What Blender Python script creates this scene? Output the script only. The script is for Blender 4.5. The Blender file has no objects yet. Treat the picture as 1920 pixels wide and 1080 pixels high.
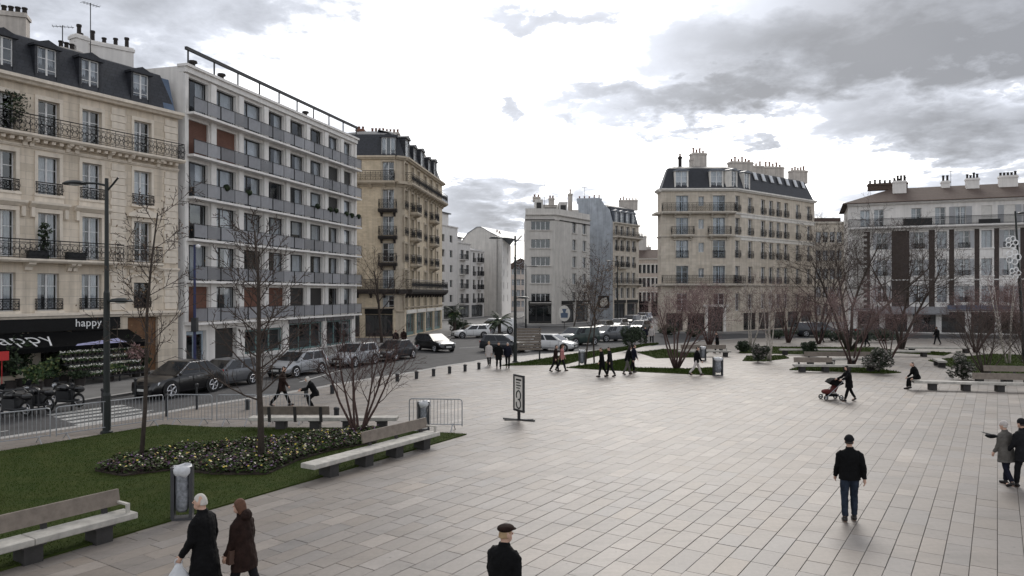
import bpy, bmesh, math, random
from mathutils import Vector, Matrix
R = math.radians
random.seed(7)
# ---------------------------------------------------------------- camera, sky, sun, exposure
F, HC, HZ = 1386.0, 4.8, 550.0          # focal length in photo pixels, eye height, horizon row
S = bpy.context.scene
COL = S.collection
cam = bpy.data.cameras.new('camera'); co = bpy.data.objects.new('camera', cam); COL.objects.link(co)
co.location = (0, 0, HC); co.rotation_euler = (R(90), 0, 0)
cam.sensor_width = 36; cam.lens = F / 1920 * 36; cam.shift_y = 10 / 1920; cam.clip_end = 6000; cam.clip_start = .1
S.camera = co
S.view_settings.view_transform = 'Standard'; S.view_settings.look = 'None'
S.view_settings.exposure = 1.05; S.view_settings.gamma = 1
S.render.engine = 'CYCLES'
S.cycles.max_bounces = 6; S.cycles.transparent_max_bounces = 10
SUN_EL, SUN_AZ = 36, 14                 # degrees; azimuth to the right of straight ahead
sd = bpy.data.lights.new('sun', 'SUN'); so = bpy.data.objects.new('sun', sd); COL.objects.link(so)
sd.energy = .8; sd.angle = R(26); sd.color = (1, .95, .88)
so.rotation_euler = Vector((-math.sin(R(SUN_AZ)) * math.cos(R(SUN_EL)), -math.cos(R(SUN_AZ)) * math.cos(R(SUN_EL)), -math.sin(R(SUN_EL)))).to_track_quat('-Z', 'Y').to_euler()

world = bpy.data.worlds.new('World'); S.world = world; world.use_nodes = True
def sky():
    nt = world.node_tree; N = nt.nodes; Lk = nt.links; N.clear()
    def nd(t, **k):
        n = N.new(t)
        for a, b in k.items(): setattr(n, a, b)
        return n
    def setin(n, i, v):
        if hasattr(v, 'is_output'): Lk.new(v, n.inputs[i])
        elif v is not None: n.inputs[i].default_value = v
    def m(op, a, b=None, c=None, clamp=False):
        n = nd('ShaderNodeMath', operation=op, use_clamp=clamp)
        setin(n, 0, a); setin(n, 1, b); setin(n, 2, c)
        return n.outputs[0]
    out = nd('ShaderNodeOutputWorld'); bg = nd('ShaderNodeBackground'); bg.inputs[1].default_value = .1
    Lk.new(bg.outputs[0], out.inputs[0])
    st = nd('ShaderNodeTexSky', sky_type='NISHITA', sun_disc=False, sun_elevation=R(SUN_EL), sun_rotation=R(SUN_AZ))
    st.dust_density = 2
    tc = nd('ShaderNodeTexCoord'); sx = nd('ShaderNodeSeparateXYZ'); Lk.new(tc.outputs['Generated'], sx.inputs[0])
    x, y, z = sx.outputs
    az = m('MULTIPLY', m('ARCTAN2', x, y), 180 / math.pi); el = m('MULTIPLY', m('ARCSINE', z), 180 / math.pi)
    # soft cloud noise: drawn on the layer of air overhead so that it flattens to the horizon
    inv = m('DIVIDE', 1, m('ADD', m('ABSOLUTE', z), .22))
    cv = nd('ShaderNodeCombineXYZ'); Lk.new(m('MULTIPLY', x, inv), cv.inputs[0]); Lk.new(m('MULTIPLY', y, inv), cv.inputs[1]); Lk.new(m('MULTIPLY', z, 1.2), cv.inputs[2])
    def noise(scale, det, rough, off=0, dist=0):
        mp = nd('ShaderNodeMapping'); mp.inputs[1].default_value = (off, off * .7, 0); Lk.new(cv.outputs[0], mp.inputs[0])
        n = nd('ShaderNodeTexNoise'); Lk.new(mp.outputs[0], n.inputs['Vector'])
        n.inputs['Scale'].default_value = scale; n.inputs['Detail'].default_value = det; n.inputs['Roughness'].default_value = rough; n.inputs['Distortion'].default_value = dist
        return n.outputs['Fac']
    n1 = noise(1.6, 8, .58, 3.1, .25); n2 = noise(4.5, 7, .6, 8.4, .3); n3 = noise(3.2, 5, .55, 1.3); n4 = noise(10., 6, .6, 5.2, .2)
    azw = m('ADD', az, m('MULTIPLY', m('SUBTRACT', n2, .5), 11)); elw = m('ADD', el, m('MULTIPLY', m('SUBTRACT', n3, .5), 7))
    azw = m('ADD', azw, m('MULTIPLY', m('SUBTRACT', n4, .5), 5)); elw = m('ADD', elw, m('MULTIPLY', m('SUBTRACT', n4, .5), -5))
    def blob(a, e, ra, re, s, tilt=0):
        da = m('SUBTRACT', azw, a); de = m('SUBTRACT', elw, e)
        c, si = math.cos(R(tilt)), math.sin(R(tilt))
        p = m('DIVIDE', m('ADD', m('MULTIPLY', da, c), m('MULTIPLY', de, si)), ra); q = m('DIVIDE', m('SUBTRACT', m('MULTIPLY', de, c), m('MULTIPLY', da, si)), re)
        d = m('ADD', m('MULTIPLY', p, p), m('MULTIPLY', q, q))
        return m('MULTIPLY', m('SUBTRACT', 1, m('MULTIPLY', d, .5), clamp=True), s)
    # the cloud banks of the photograph: (azimuth, elevation, half width, half height, thickness)
    tot = None
    for b in [(29, 16.5, 16, 3.6, .95, -4), (38, 20, 18, 5, .8, 0), (15.5, 14.6, 8, 1.6, .85, 6), (8.5, 14.6, 4.5, .9, .6, 0), (31, 10.5, 9, 1.9, .75, -16), (40, 9, 10, 2.2, .75, -8),
              (-2.2, 6.6, 3.6, 1.9, .7, 0), (18.2, 10.1, 1.2, .6, .5, 0), (3, 20.4, 6, .8, .4, 0), (-.2, 14.6, 2.0, .7, .45, -35), (5.6, 7.2, 2.4, 1.2, .35, 0), (48, 14, 10, 7, .7, 0), (34, 6, 12, 1.3, .45, 0),
              (-31, 20.5, 17, 5, .52, 6), (-16, 12, 9, 2.4, .2, 10), (-62, 20, 22, 8, .5, 10), (75, 25, 22, 9, .7, -8), (130, 22, 34, 8, .6, 5), (-130, 26, 36, 10, .6, 0), (180, 35, 30, 9, .5, 0), (20, 44, 40, 9, .6, 3), (-45, 48, 30, 9, .5, 0)]:
        v = blob(*b); tot = v if tot is None else m('MAXIMUM', tot, v)
    den = m('MULTIPLY', tot, m('ADD', .62, m('MULTIPLY', n1, .9)))
    den = m('SUBTRACT', den, m('MULTIPLY', m('SUBTRACT', n4, .42), .5), clamp=True)
    dens = nd('ShaderNodeMapRange', interpolation_type='SMOOTHSTEP'); Lk.new(den, dens.inputs[0]); dens.inputs[1].default_value = .0; dens.inputs[2].default_value = .3
    # veil of thin high cloud, brightest round the hidden sun
    sdv = (math.sin(R(8)) * math.cos(R(16)), math.cos(R(8)) * math.cos(R(16)), math.sin(R(16)))
    dp = nd('ShaderNodeVectorMath', operation='DOT_PRODUCT'); Lk.new(tc.outputs['Generated'], dp.inputs[0]); dp.inputs[1].default_value = sdv
    glow = m('POWER', m('MAXIMUM', dp.outputs['Value'], 0), 9)
    veil = m('ADD', m('ADD', m('SUBTRACT', 6.7, m('MULTIPLY', m('MAXIMUM', z, 0), 3.6)), m('MULTIPLY', glow, 6.5)), m('MULTIPLY', m('SUBTRACT', n3, .5), 4.0))
    cveil = nd('ShaderNodeVectorMath', operation='SCALE'); cveil.inputs[0].default_value = (1.0, 1, 1.0); Lk.new(veil, cveil.inputs['Scale'])
    # a little of the blue sky shows through the veil
    mx = nd('ShaderNodeMixRGB'); thin = nd('ShaderNodeMapRange'); Lk.new(n1, thin.inputs[0])
    thin.inputs[1].default_value = .36; thin.inputs[2].default_value = .64; thin.inputs[3].default_value = .72; thin.inputs[4].default_value = 1
    Lk.new(thin.outputs[0], mx.inputs[0]); Lk.new(st.outputs[0], mx.inputs[1]); Lk.new(cveil.outputs[0], mx.inputs[2])
    shade = m('SUBTRACT', m('ADD', 4.1, m('MULTIPLY', n2, 2.4)), m('MULTIPLY', m('POWER', den, .8), 4.5)); shade = m('MAXIMUM', m('ADD', shade, m('MULTIPLY', m('SUBTRACT', n1, .5), 4.2)), 1.3)
    cc = nd('ShaderNodeVectorMath', operation='SCALE'); cc.inputs[0].default_value = (.92, .97, 1.09); Lk.new(shade, cc.inputs['Scale'])
    mx2 = nd('ShaderNodeMixRGB'); Lk.new(m('MULTIPLY', dens.outputs[0], .93), mx2.inputs[0]); Lk.new(mx.outputs[0], mx2.inputs[1]); Lk.new(cc.outputs[0], mx2.inputs[2])
    Lk.new(mx2.outputs[0], bg.inputs[0])
sky()

# ---------------------------------------------------------------- pixel -> place
def G(u, v): Y = HC * F / (v - HZ); return Vector(((u - 960) / F * Y, Y))      # a pixel on the ground
def U(u, Y): return Vector(((u - 960) / F * Y, Y))                              # a column at a distance
def Zv(v, Y): return HC + (HZ - v) * Y / F

# ---------------------------------------------------------------- materials
MT = {}
def mat(name, col, rough=.7, var=.18, scale=3., bump=0., metal=0., spec=.4, col2=None, brick=None, rnd=0., streak=0., coat=0.):
    if name in MT: return MT[name]
    m = bpy.data.materials.new(name); m.use_nodes = True; MT[name] = m
    nt = m.node_tree; N = nt.nodes; Lk = nt.links; bs = N['Principled BSDF']
    bs.inputs['Roughness'].default_value = rough; bs.inputs['Metallic'].default_value = metal; bs.inputs['Specular IOR Level'].default_value = spec
    bs.inputs['Coat Weight'].default_value = coat
    tc = N.new('ShaderNodeTexCoord'); nz = N.new('ShaderNodeTexNoise'); Lk.new(tc.outputs['Object'], nz.inputs['Vector'])
    nz.inputs['Scale'].default_value = scale; nz.inputs['Detail'].default_value = 6; nz.inputs['Roughness'].default_value = .65
    mx = N.new('ShaderNodeMixRGB'); rp = N.new('ShaderNodeMapRange'); Lk.new(nz.outputs['Fac'], rp.inputs[0]); rp.inputs[1].default_value = .3; rp.inputs[2].default_value = .7
    Lk.new(rp.outputs[0], mx.inputs[0])
    c2 = col2 or tuple(min(1, c * (1 + var)) for c in col); c1 = col if col2 else tuple(c * (1 - var) for c in col)
    mx.inputs[1].default_value = (*c1, 1); mx.inputs[2].default_value = (*c2, 1)
    o = mx.outputs[0]
    if streak:                                                 # rain streaks running down a wall
        mp = N.new('ShaderNodeMapping'); mp.inputs[3].default_value = (2.2, 2.2, .12); Lk.new(tc.outputs['Object'], mp.inputs[0])
        ns = N.new('ShaderNodeTexNoise'); Lk.new(mp.outputs[0], ns.inputs['Vector']); ns.inputs['Scale'].default_value = 1.5; ns.inputs['Detail'].default_value = 5
        r2 = N.new('ShaderNodeMapRange'); Lk.new(ns.outputs['Fac'], r2.inputs[0]); r2.inputs[1].default_value = .38; r2.inputs[2].default_value = .72; r2.inputs[3].default_value = 1; r2.inputs[4].default_value = 1 - streak
        mm = N.new('ShaderNodeVectorMath'); mm.operation = 'SCALE'; Lk.new(o, mm.inputs[0]); Lk.new(r2.outputs[0], mm.inputs['Scale']); o = mm.outputs[0]
    h = nz.outputs['Fac']
    if brick:                                                  # courses of stone too fine to build: (width, height, joint, darkness)
        mp = N.new('ShaderNodeMapping'); mp.inputs[2].default_value = (R(90), 0, 0); Lk.new(tc.outputs['Object'], mp.inputs[0])
        bk = N.new('ShaderNodeTexBrick'); Lk.new(mp.outputs[0], bk.inputs['Vector']); bk.inputs['Scale'].default_value = 1
        bk.inputs['Brick Width'].default_value = brick[0]; bk.inputs['Row Height'].default_value = brick[1]; bk.inputs['Mortar Size'].default_value = brick[2]
        bk.inputs['Color1'].default_value = (1, 1, 1, 1); bk.inputs['Color2'].default_value = (.86, .85, .83, 1); k = brick[3]; bk.inputs['Mortar'].default_value = (k, k, k, 1)
        ml = N.new('ShaderNodeMixRGB'); ml.blend_type = 'MULTIPLY'; ml.inputs[0].default_value = 1; Lk.new(o, ml.inputs[1]); Lk.new(bk.outputs[0], ml.inputs[2]); o = ml.outputs[0]
    if rnd:                                                    # each piece a little different
        oi = N.new('ShaderNodeObjectInfo'); r3 = N.new('ShaderNodeMapRange'); Lk.new(oi.outputs['Random'], r3.inputs[0]); r3.inputs[3].default_value = 1 - rnd; r3.inputs[4].default_value = 1 + rnd
        mm = N.new('ShaderNodeVectorMath'); mm.operation = 'SCALE'; Lk.new(o, mm.inputs[0]); Lk.new(r3.outputs[0], mm.inputs['Scale']); o = mm.outputs[0]
    Lk.new(o, bs.inputs['Base Color'])
    if bump:
        bp = N.new('ShaderNodeBump'); bp.inputs['Strength'].default_value = bump; bp.inputs['Distance'].default_value = .02; Lk.new(h, bp.inputs['Height']); Lk.new(bp.outputs[0], bs.inputs['Normal'])
    return m
def glass_mat(name, tint, refl):
    m = bpy.data.materials.new(name); m.use_nodes = True; MT[name] = m
    nt = m.node_tree; N = nt.nodes; Lk = nt.links; N.remove(N['Principled BSDF']); out = N['Material Output']
    t = N.new('ShaderNodeBsdfTransparent'); t.inputs[0].default_value = (*tint, 1)
    g = N.new('ShaderNodeBsdfGlossy'); g.inputs[1].default_value = .03; g.inputs[0].default_value = (.9, .95, 1, 1)
    fr = N.new('ShaderNodeFresnel'); fr.inputs[0].default_value = 1.55
    ad = N.new('ShaderNodeMath'); ad.operation = 'ADD'; ad.use_clamp = True; Lk.new(fr.outputs[0], ad.inputs[0]); ad.inputs[1].default_value = refl
    ge = N.new('ShaderNodeNewGeometry'); fb = N.new('ShaderNodeMath'); fb.operation = 'SUBTRACT'; fb.use_clamp = True; Lk.new(ad.outputs[0], fb.inputs[0]); Lk.new(ge.outputs['Backfacing'], fb.inputs[1]); ad = fb
    tc = N.new('ShaderNodeTexCoord'); nz = N.new('ShaderNodeTexNoise'); nz.inputs['Scale'].default_value = 1.2; Lk.new(tc.outputs['Object'], nz.inputs['Vector'])
    bp = N.new('ShaderNodeBump'); bp.inputs['Strength'].default_value = .03; bp.inputs['Distance'].default_value = .05; Lk.new(nz.outputs['Fac'], bp.inputs['Height']); Lk.new(bp.outputs[0], g.inputs['Normal'])
    mx = N.new('ShaderNodeMixShader'); Lk.new(ad.outputs[0], mx.inputs[0]); Lk.new(t.outputs[0], mx.inputs[1]); Lk.new(g.outputs[0], mx.inputs[2]); Lk.new(mx.outputs[0], out.inputs[0])
glass_mat('glass', (.86, .88, .9), .04)
mat('car_glass', (.012, .014, .017), .06, .1, spec=.5)
glass_mat('clear', (.9, .94, .96), .03)
def leafmat(name, cols, rough=.6):                            # leaf or petal tones told apart by position
    m = bpy.data.materials.new(name); m.use_nodes = True; MT[name] = m
    nt = m.node_tree; N = nt.nodes; Lk = nt.links; bs = N['Principled BSDF']; bs.inputs['Roughness'].default_value = rough; bs.inputs['Specular IOR Level'].default_value = .1 if name in ('grass_blade', 'bed_leaf') else .3
    g = N.new('ShaderNodeNewGeometry'); r = N.new('ShaderNodeValToRGB'); Lk.new(g.outputs['Random Per Island'], r.inputs[0])
    r.color_ramp.interpolation = 'CONSTANT'; e = r.color_ramp.elements
    while len(e) < len(cols): e.new(.5)
    for i, c in enumerate(cols): e[i].position = i / len(cols); e[i].color = (*c, 1)
    o = r.outputs[0]
    if 'grass' in name:                                       # worn, yellowed patches in the turf
        nz = N.new('ShaderNodeTexNoise'); nz.inputs['Scale'].default_value = .9; nz.inputs['Detail'].default_value = 7; nz.inputs['Roughness'].default_value = .65; Lk.new(g.outputs['Position'], nz.inputs['Vector'])
        mr = N.new('ShaderNodeMapRange'); Lk.new(nz.outputs['Fac'], mr.inputs[0]); mr.inputs[1].default_value = .45; mr.inputs[2].default_value = .72; mr.inputs[4].default_value = .75
        mx = N.new('ShaderNodeMixRGB'); Lk.new(mr.outputs[0], mx.inputs[0]); Lk.new(o, mx.inputs[1]); mx.inputs[2].default_value = (.062, .066, .02, 1); o = mx.outputs[0]
    Lk.new(o, bs.inputs['Base Color'])

mat('asphalt', (.055, .054, .056), .85, .3, 1.2, .25); mat('pavement', (.17, .165, .16), .85, .25, .6, .2); mat('kerb', (.3, .29, .28), .8, .2, 4, rnd=.12)
mat('paint', (.38, .38, .37), .7, .45, 5); mat('joint', (.125, .108, .095), .95, .3, 2)
mat('soil', (.035, .026, .02), .95, .4, 6, .5); mat('lawn', (.024, .04, .008), .95, .35, 1.2, .5, col2=(.045, .055, .014), spec=.1)
leafmat('grass_blade', [(.035, .063, .01), (.041, .069, .012), (.032, .057, .009), (.047, .075, .015), (.037, .065, .01)], .9)
leafmat('bed_leaf', [(.03, .052, .014), (.045, .075, .02), (.022, .036, .012), (.04, .026, .024), (.032, .02, .024), (.058, .082, .024)])
leafmat('petals', [(.5, .47, .33), (.5, .38, .06), (.14, .08, .18), (.1, .045, .1), (.55, .45, .16), (.09, .04, .06), (.13, .07, .16), (.16, .08, .06), (.45, .42, .38)])
leafmat('dark_leaf', [(.016, .028, .012), (.022, .038, .014), (.012, .02, .01), (.03, .045, .02)])
leafmat('shop_leaf', [(.02, .045, .015), (.05, .09, .03), (.03, .06, .02), (.12, .14, .05), (.015, .03, .012)])
leafmat('white_bloom', [(.8, .78, .74), (.7, .69, .62), (.75, .73, .72), (.12, .16, .07)])
leafmat('pink_bud', [(.22, .135, .125), (.17, .105, .1), (.29, .185, .175), (.13, .085, .075), (.2, .12, .12)])
leafmat('tan_leaf', [(.12, .07, .035), (.09, .05, .025), (.16, .1, .05)])
leafmat('bush_bloom', [(.016, .024, .012), (.02, .03, .013), (.012, .018, .01), (.24, .22, .2), (.03, .035, .02), (.15, .13, .12)])
mat('bark', (.055, .043, .036), .9, .3, 8, .3); mat('bark_red', (.075, .045, .04), .9, .3, 8, .3); mat('birch', (.42, .38, .34), .8, .5, 6, .2); mat('twig', (.065, .048, .04), .9, .2, 4); mat('twig_red', (.13, .088, .08), .9, .25, 3)
mat('limestone', (.74, .65, .54), .85, .14, .7, .15, brick=(1.15, .42, .012, .72), streak=.22); mat('limestone_trim', (.76, .68, .58), .85, .12, 2, streak=.15)
mat('white_render', (.78, .75, .72), .85, .08, 1, .05, streak=.16); mat('white_trim', (.8, .775, .75), .8, .08, 2, streak=.12)
mat('beige_brick', (.66, .56, .42), .88, .16, 1.2, .15, brick=(.45, .16, .012, .82), streak=.15); mat('beige_trim', (.5, .43, .34), .85, .14, 2, streak=.2)
mat('tan_stone', (.65, .58, .49), .85, .14, .8, .12, brick=(1.1, .4, .012, .8), streak=.22); mat('tan_trim', (.6, .545, .47), .85, .12, 2, streak=.18); mat('pale_band', (.75, .72, .67), .85, .1, 2, streak=.15)
mat('grey_wall', (.42, .43, .45), .9, .12, .7, .1, streak=.25); mat('blue_grey_wall', (.42, .45, .49), .9, .2, .9, .1, streak=.3); mat('cream_wall', (.66, .63, .59), .88, .1, 1, streak=.2); mat('rose_wall', (.6, .52, .46), .88, .1, 1, streak=.2)
mat('dark_brick', (.06, .048, .044), .9, .25, 3, .2, brick=(.44, .14, .014, 1.4)); mat('quoin_stone', (.52, .5, .47), .85, .15, 3, rnd=.1)
mat('slate', (.032, .035, .044), .55, .3, 5, .3, brick=(.3, .2, .012, .55)); mat('zinc', (.15, .165, .19), .45, .2, 2, .1); mat('blue_zinc', (.09, .13, .2), .45, .2, 2); mat('brown_tile', (.105, .075, .062), .85, .25, 5, .3, brick=(.3, .3, .02, .6))
mat('iron', (.012, .012, .014), .5, .1); mat('dark_metal', (.022, .023, .026), .5, .2); mat('galvanised', (.33, .34, .36), .42, .15, 6, metal=.6); mat('green_metal', (.012, .016, .016), .45, .2); mat('blue_metal', (.018, .024, .085), .45, .2)
mat('rail_panel', (.27, .275, .295), .25, .15, 1, rnd=.3).node_tree.nodes['Principled BSDF'].inputs['Alpha'].default_value = .68; mat('white_frame', (.68, .68, .68), .5, .08); mat('dark_frame', (.03, .028, .027), .5, .15); mat('bluish_frame', (.38, .45, .52), .5, .1)
mat('curtain', (.62, .62, .62), .9, .12, 4, rnd=.2); mat('dark_room_sheet', (.016, .015, .014), .95, .3, 1); mat('blind_brown', (.155, .072, .05), .7, .15, 2, rnd=.12); mat('blind_white', (.62, .6, .57), .7, .08, rnd=.1); mat('shutter_grey', (.42, .425, .44), .7, .12, rnd=.12)
mat('wood_door', (.15, .075, .035), .6, .25, 3, .1); mat('terracotta', (.2, .1, .07), .9, .25, 4); mat('pot_dark', (.035, .03, .028), .9, .3, 4); mat('stack_render', (.58, .53, .48), .9, .15, 1.5, streak=.3)
mat('awning', (.005, .005, .0055), .9, .2, 2, spec=.1); mat('letter_white', (.8, .8, .8), .5, .03); mat('banner', (.33, .33, .52), .7, .2, 3); mat('fascia', (.008, .008, .0085), .6, .2, spec=.2)
mat('teal_frame', (.12, .2, .2), .5, .1); mat('shop_grey', (.22, .22, .23), .7, .15); mat('red_sign', (.5, .03, .03), .5, .1)
mat('bench_slab', (.43, .41, .375), .75, .28, 4, .2, rnd=.1); mat('bench_wood', (.185, .155, .13), .75, .25, 5, .2); mat('bench_foot', (.035, .033, .032), .8, .25, 5); mat('bin_metal', (.045, .046, .05), .45, .2)
mat('plastic_bag', (.55, .56, .58), .35, .15, 8); mat('bin_liner', (.2, .21, .23), .3, .6, 10, .4)
mat('skin', (.52, .33, .25), .6, .08, 8); mat('hair_white', (.5, .475, .44), .8, .15, 20); mat('hair_auburn', (.1, .045, .025), .7, .25, 20); mat('hair_dark', (.018, .014, .012), .7, .3, 20); mat('hair_blond', (.36, .25, .14), .7, .2, 20)
mat('black_cloth', (.0048, .0048, .0055), .85, .4, 7, .9, spec=.15); mat('brown_cloth', (.02, .0105, .0085), .85, .4, 7, .9, spec=.15); mat('jean', (.02, .027, .042), .85, .5, 7, .9, spec=.15); mat('grey_cloth', (.095, .088, .08), .9, .25, 7, .9); mat('dark_blue_cloth', (.01, .011, .02), .85, .3, 6, .6, spec=.15); mat('charcoal', (.012, .012, .014), .85, .3, 6, .6, spec=.15); mat('red_cloth', (.09, .014, .013), .85, .2, 6); mat('pale_cloth', (.5, .46, .44), .85, .15, 6); mat('pink_cloth', (.42, .18, .17), .85, .15, 6); mat('shoe', (.012, .01, .01), .5, .2); mat('leather', (.06, .03, .02), .6, .2)
mat('tyre', (.014, .014, .014), .85, .2); mat('alloy', (.5, .5, .52), .35, .1, metal=.8); mat('lamp_clear', (.6, .62, .65), .15, .05); mat('lamp_red', (.3, .01, .01), .25, .1); mat('plate', (.6, .6, .58), .5, .05); mat('trim_black', (.013, .013, .014), .6, .1); mat('chrome', (.6, .6, .62), .2, .03, metal=.9)
for nm, c in dict(black=(.004, .004, .005), silver=(.4, .41, .43), grey=(.13, .135, .145), white=(.68, .68, .68), green=(.03, .05, .045), blue=(.05, .07, .12), dark=(.02, .022, .028)).items(): mat('car_' + nm, c, .28, .04, 2, metal=.35 if nm in ('silver', 'grey') else 0, spec=.5, coat=.6)

# ---------------------------------------------------------------- mesh builder
class MB:
    def __init__(s): s.v = []; s.f = []
    def add(s, vs, fs):
        o = len(s.v); s.v += [tuple(p) for p in vs]; s.f += [tuple(i + o for i in f) for f in fs]; return s
    def box(s, x0, x1, y0, y1, z0, z1):
        return s.add([(x0, y0, z0), (x1, y0, z0), (x1, y1, z0), (x0, y1, z0), (x0, y0, z1), (x1, y0, z1), (x1, y1, z1), (x0, y1, z1)],
                     [(0, 3, 2, 1), (4, 5, 6, 7), (0, 1, 5, 4), (1, 2, 6, 5), (2, 3, 7, 6), (3, 0, 4, 7)])
    def quad(s, a, b, c, d): return s.add([a, b, c, d], [(0, 1, 2, 3)])
    def prism(s, pts, z0, z1):                                # pts counter-clockwise seen from above
        n = len(pts)
        return s.add([(p[0], p[1], z0) for p in pts] + [(p[0], p[1], z1) for p in pts],
                     [tuple(range(n - 1, -1, -1)), tuple(range(n, 2 * n))] + [(i, (i + 1) % n, n + (i + 1) % n, n + i) for i in range(n)])
    def extrude_xz(s, pts, y0, y1):                           # profile in x, z pushed along y
        n = len(pts)
        return s.add([(p[0], y0, p[1]) for p in pts] + [(p[0], y1, p[1]) for p in pts],
                     [tuple(range(n)), tuple(range(2 * n - 1, n - 1, -1))] + [(i, n + i, n + (i + 1) % n, (i + 1) % n) for i in range(n)])
    def extrude_yz(s, pts, x0, x1):
        n = len(pts)
        return s.add([(x0, p[0], p[1]) for p in pts] + [(x1, p[0], p[1]) for p in pts],
                     [tuple(range(n - 1, -1, -1)), tuple(range(n, 2 * n))] + [(i, (i + 1) % n, n + (i + 1) % n, n + i) for i in range(n)])
    def tube(s, pts, rad, n=6, caps=True, flat=None):
        pts = [Vector(p) for p in pts]
        if not hasattr(rad, '__len__'): rad = [rad] * len(pts)
        vs = []; prev = None
        for i, p in enumerate(pts):
            d = (pts[min(i + 1, len(pts) - 1)] - pts[max(i - 1, 0)])
            d = d.normalized() if d.length > 1e-9 else Vector((0, 0, 1))
            if prev is None:
                a = Vector((1, 0, 0)) if abs(d.x) < .9 else Vector((0, 1, 0))
                prev = (a - d * a.dot(d)).normalized()
            else:
                q = prev - d * prev.dot(d)
                prev = q.normalized() if q.length > 1e-6 else prev
            b = d.cross(prev)
            r = rad[i]; ra, rb = r if hasattr(r, '__len__') else (r, r)
            for k in range(n):
                t = 2 * math.pi * k / n; vs.append(p + prev * math.cos(t) * ra + b * math.sin(t) * rb)
        fs = []
        for i in range(len(pts) - 1):
            for k in range(n): fs.append((i * n + k, i * n + (k + 1) % n, (i + 1) * n + (k + 1) % n, (i + 1) * n + k))
        if caps: fs += [tuple(range(n - 1, -1, -1)), tuple(range((len(pts) - 1) * n, len(pts) * n))]
        return s.add(vs, fs)
    def bar(s, a, b, t=.02):
        return s.tube([a, b], t * .7, 4)
    def lathe(s, prof, n=12, c=(0, 0, 0)):                    # prof: (radius, z) from the bottom up
        vs = [(c[0] + r * math.cos(2 * math.pi * k / n), c[1] + r * math.sin(2 * math.pi * k / n), c[2] + z) for r, z in prof for k in range(n)]
        fs = [(i * n + k, i * n + (k + 1) % n, (i + 1) * n + (k + 1) % n, (i + 1) * n + k) for i in range(len(prof) - 1) for k in range(n)]
        fs += [tuple(range(n - 1, -1, -1)), tuple(range((len(prof) - 1) * n, len(prof) * n))]
        return s.add(vs, fs)
    def ball(s, c, r, n=10, m=7):
        r = r if hasattr(r, '__len__') else (r, r, r)
        vs = [(c[0], c[1], c[2] - r[2])]
        for i in range(1, m):
            t = -math.pi / 2 + math.pi * i / m
            vs += [(c[0] + r[0] * math.cos(t) * math.cos(2 * math.pi * k / n), c[1] + r[1] * math.cos(t) * math.sin(2 * math.pi * k / n), c[2] + r[2] * math.sin(t)) for k in range(n)]
        vs.append((c[0], c[1], c[2] + r[2])); T = len(vs) - 1
        fs = [(0, 1 + (k + 1) % n, 1 + k) for k in range(n)]
        for i in range(m - 2):
            for k in range(n): fs.append((1 + i * n + k, 1 + i * n + (k + 1) % n, 1 + (i + 1) * n + (k + 1) % n, 1 + (i + 1) * n + k))
        fs += [(1 + (m - 2) * n + k, 1 + (m - 2) * n + (k + 1) % n, T) for k in range(n)]
        return s.add(vs, fs)
    def ring(s, c, r, t, ax='xz', n=8, a0=0, a1=2 * math.pi):
        pts = []
        for k in range(n + 1):
            a = a0 + (a1 - a0) * k / n; ca, sa = r * math.cos(a), r * math.sin(a)
            pts.append((c[0] + ca, c[1], c[2] + sa) if ax == 'xz' else (c[0] + ca, c[1] + sa, c[2]) if ax == 'xy' else (c[0], c[1] + ca, c[2] + sa))
        return s.tube(pts, t, 4, caps=False)
    def mesh(s, name, smooth=False):
        me = bpy.data.meshes.new(name); me.from_pydata(s.v, [], s.f)
        if smooth: me.shade_smooth()
        me.update(); return me
def obj(name, m, material=None, parent=None, loc=(0, 0, 0), rz=0, smooth=False):
    me = m.mesh(name, smooth) if isinstance(m, MB) else m
    if material and not me.materials: me.materials.append(MT[material])
    o = bpy.data.objects.new(name, me); COL.objects.link(o)
    o.location = loc if len(loc) == 3 else (loc[0], loc[1], 0); o.rotation_euler = (0, 0, rz)
    if parent: o.parent = parent
    return o
def tag(o, label=None, cat=None, group=None, kind=None):
    if label: o['label'] = label
    if cat: o['category'] = cat
    if group: o['group'] = group
    if kind: o['kind'] = kind
    return o
def thing(name, label, cat, loc=(0, 0, 0), rz=0, group=None):
    o = bpy.data.objects.new(name, None); COL.objects.link(o); o.empty_display_size = .3
    o.location = loc if len(loc) == 3 else (loc[0], loc[1], 0); o.rotation_euler = (0, 0, rz)
    return tag(o, label, cat, group)
def copy_tree(o, parent=None):
    c = o.copy(); COL.objects.link(c)
    if parent: c.parent = parent
    for ch in o.children:
        if ch.name in COL.objects: copy_tree(ch, c)
    return c
CACHE = {}
def cached(key, fn, material, smooth=False):
    if key not in CACHE:
        me = fn().mesh(key[0], smooth); me.materials.append(MT[material]); CACHE[key] = me
    return CACHE[key]
def inside(p, poly):
    c = False; n = len(poly)
    for i in range(n):
        a, b = poly[i], poly[i - 1]
        if (a[1] > p[1]) != (b[1] > p[1]) and p[0] < (b[0] - a[0]) * (p[1] - a[1]) / (b[1] - a[1]) + a[0]: c = not c
    return c
def ccw(poly):
    a = sum(poly[i - 1][0] * poly[i][1] - poly[i][0] * poly[i - 1][1] for i in range(len(poly)))
    return list(poly) if a > 0 else list(poly)[::-1]
def structure(name, pts, z0, z1, material):
    o = obj(name, MB().prism(ccw(pts), z0, z1), material); tag(o, kind='structure'); return o
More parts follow.
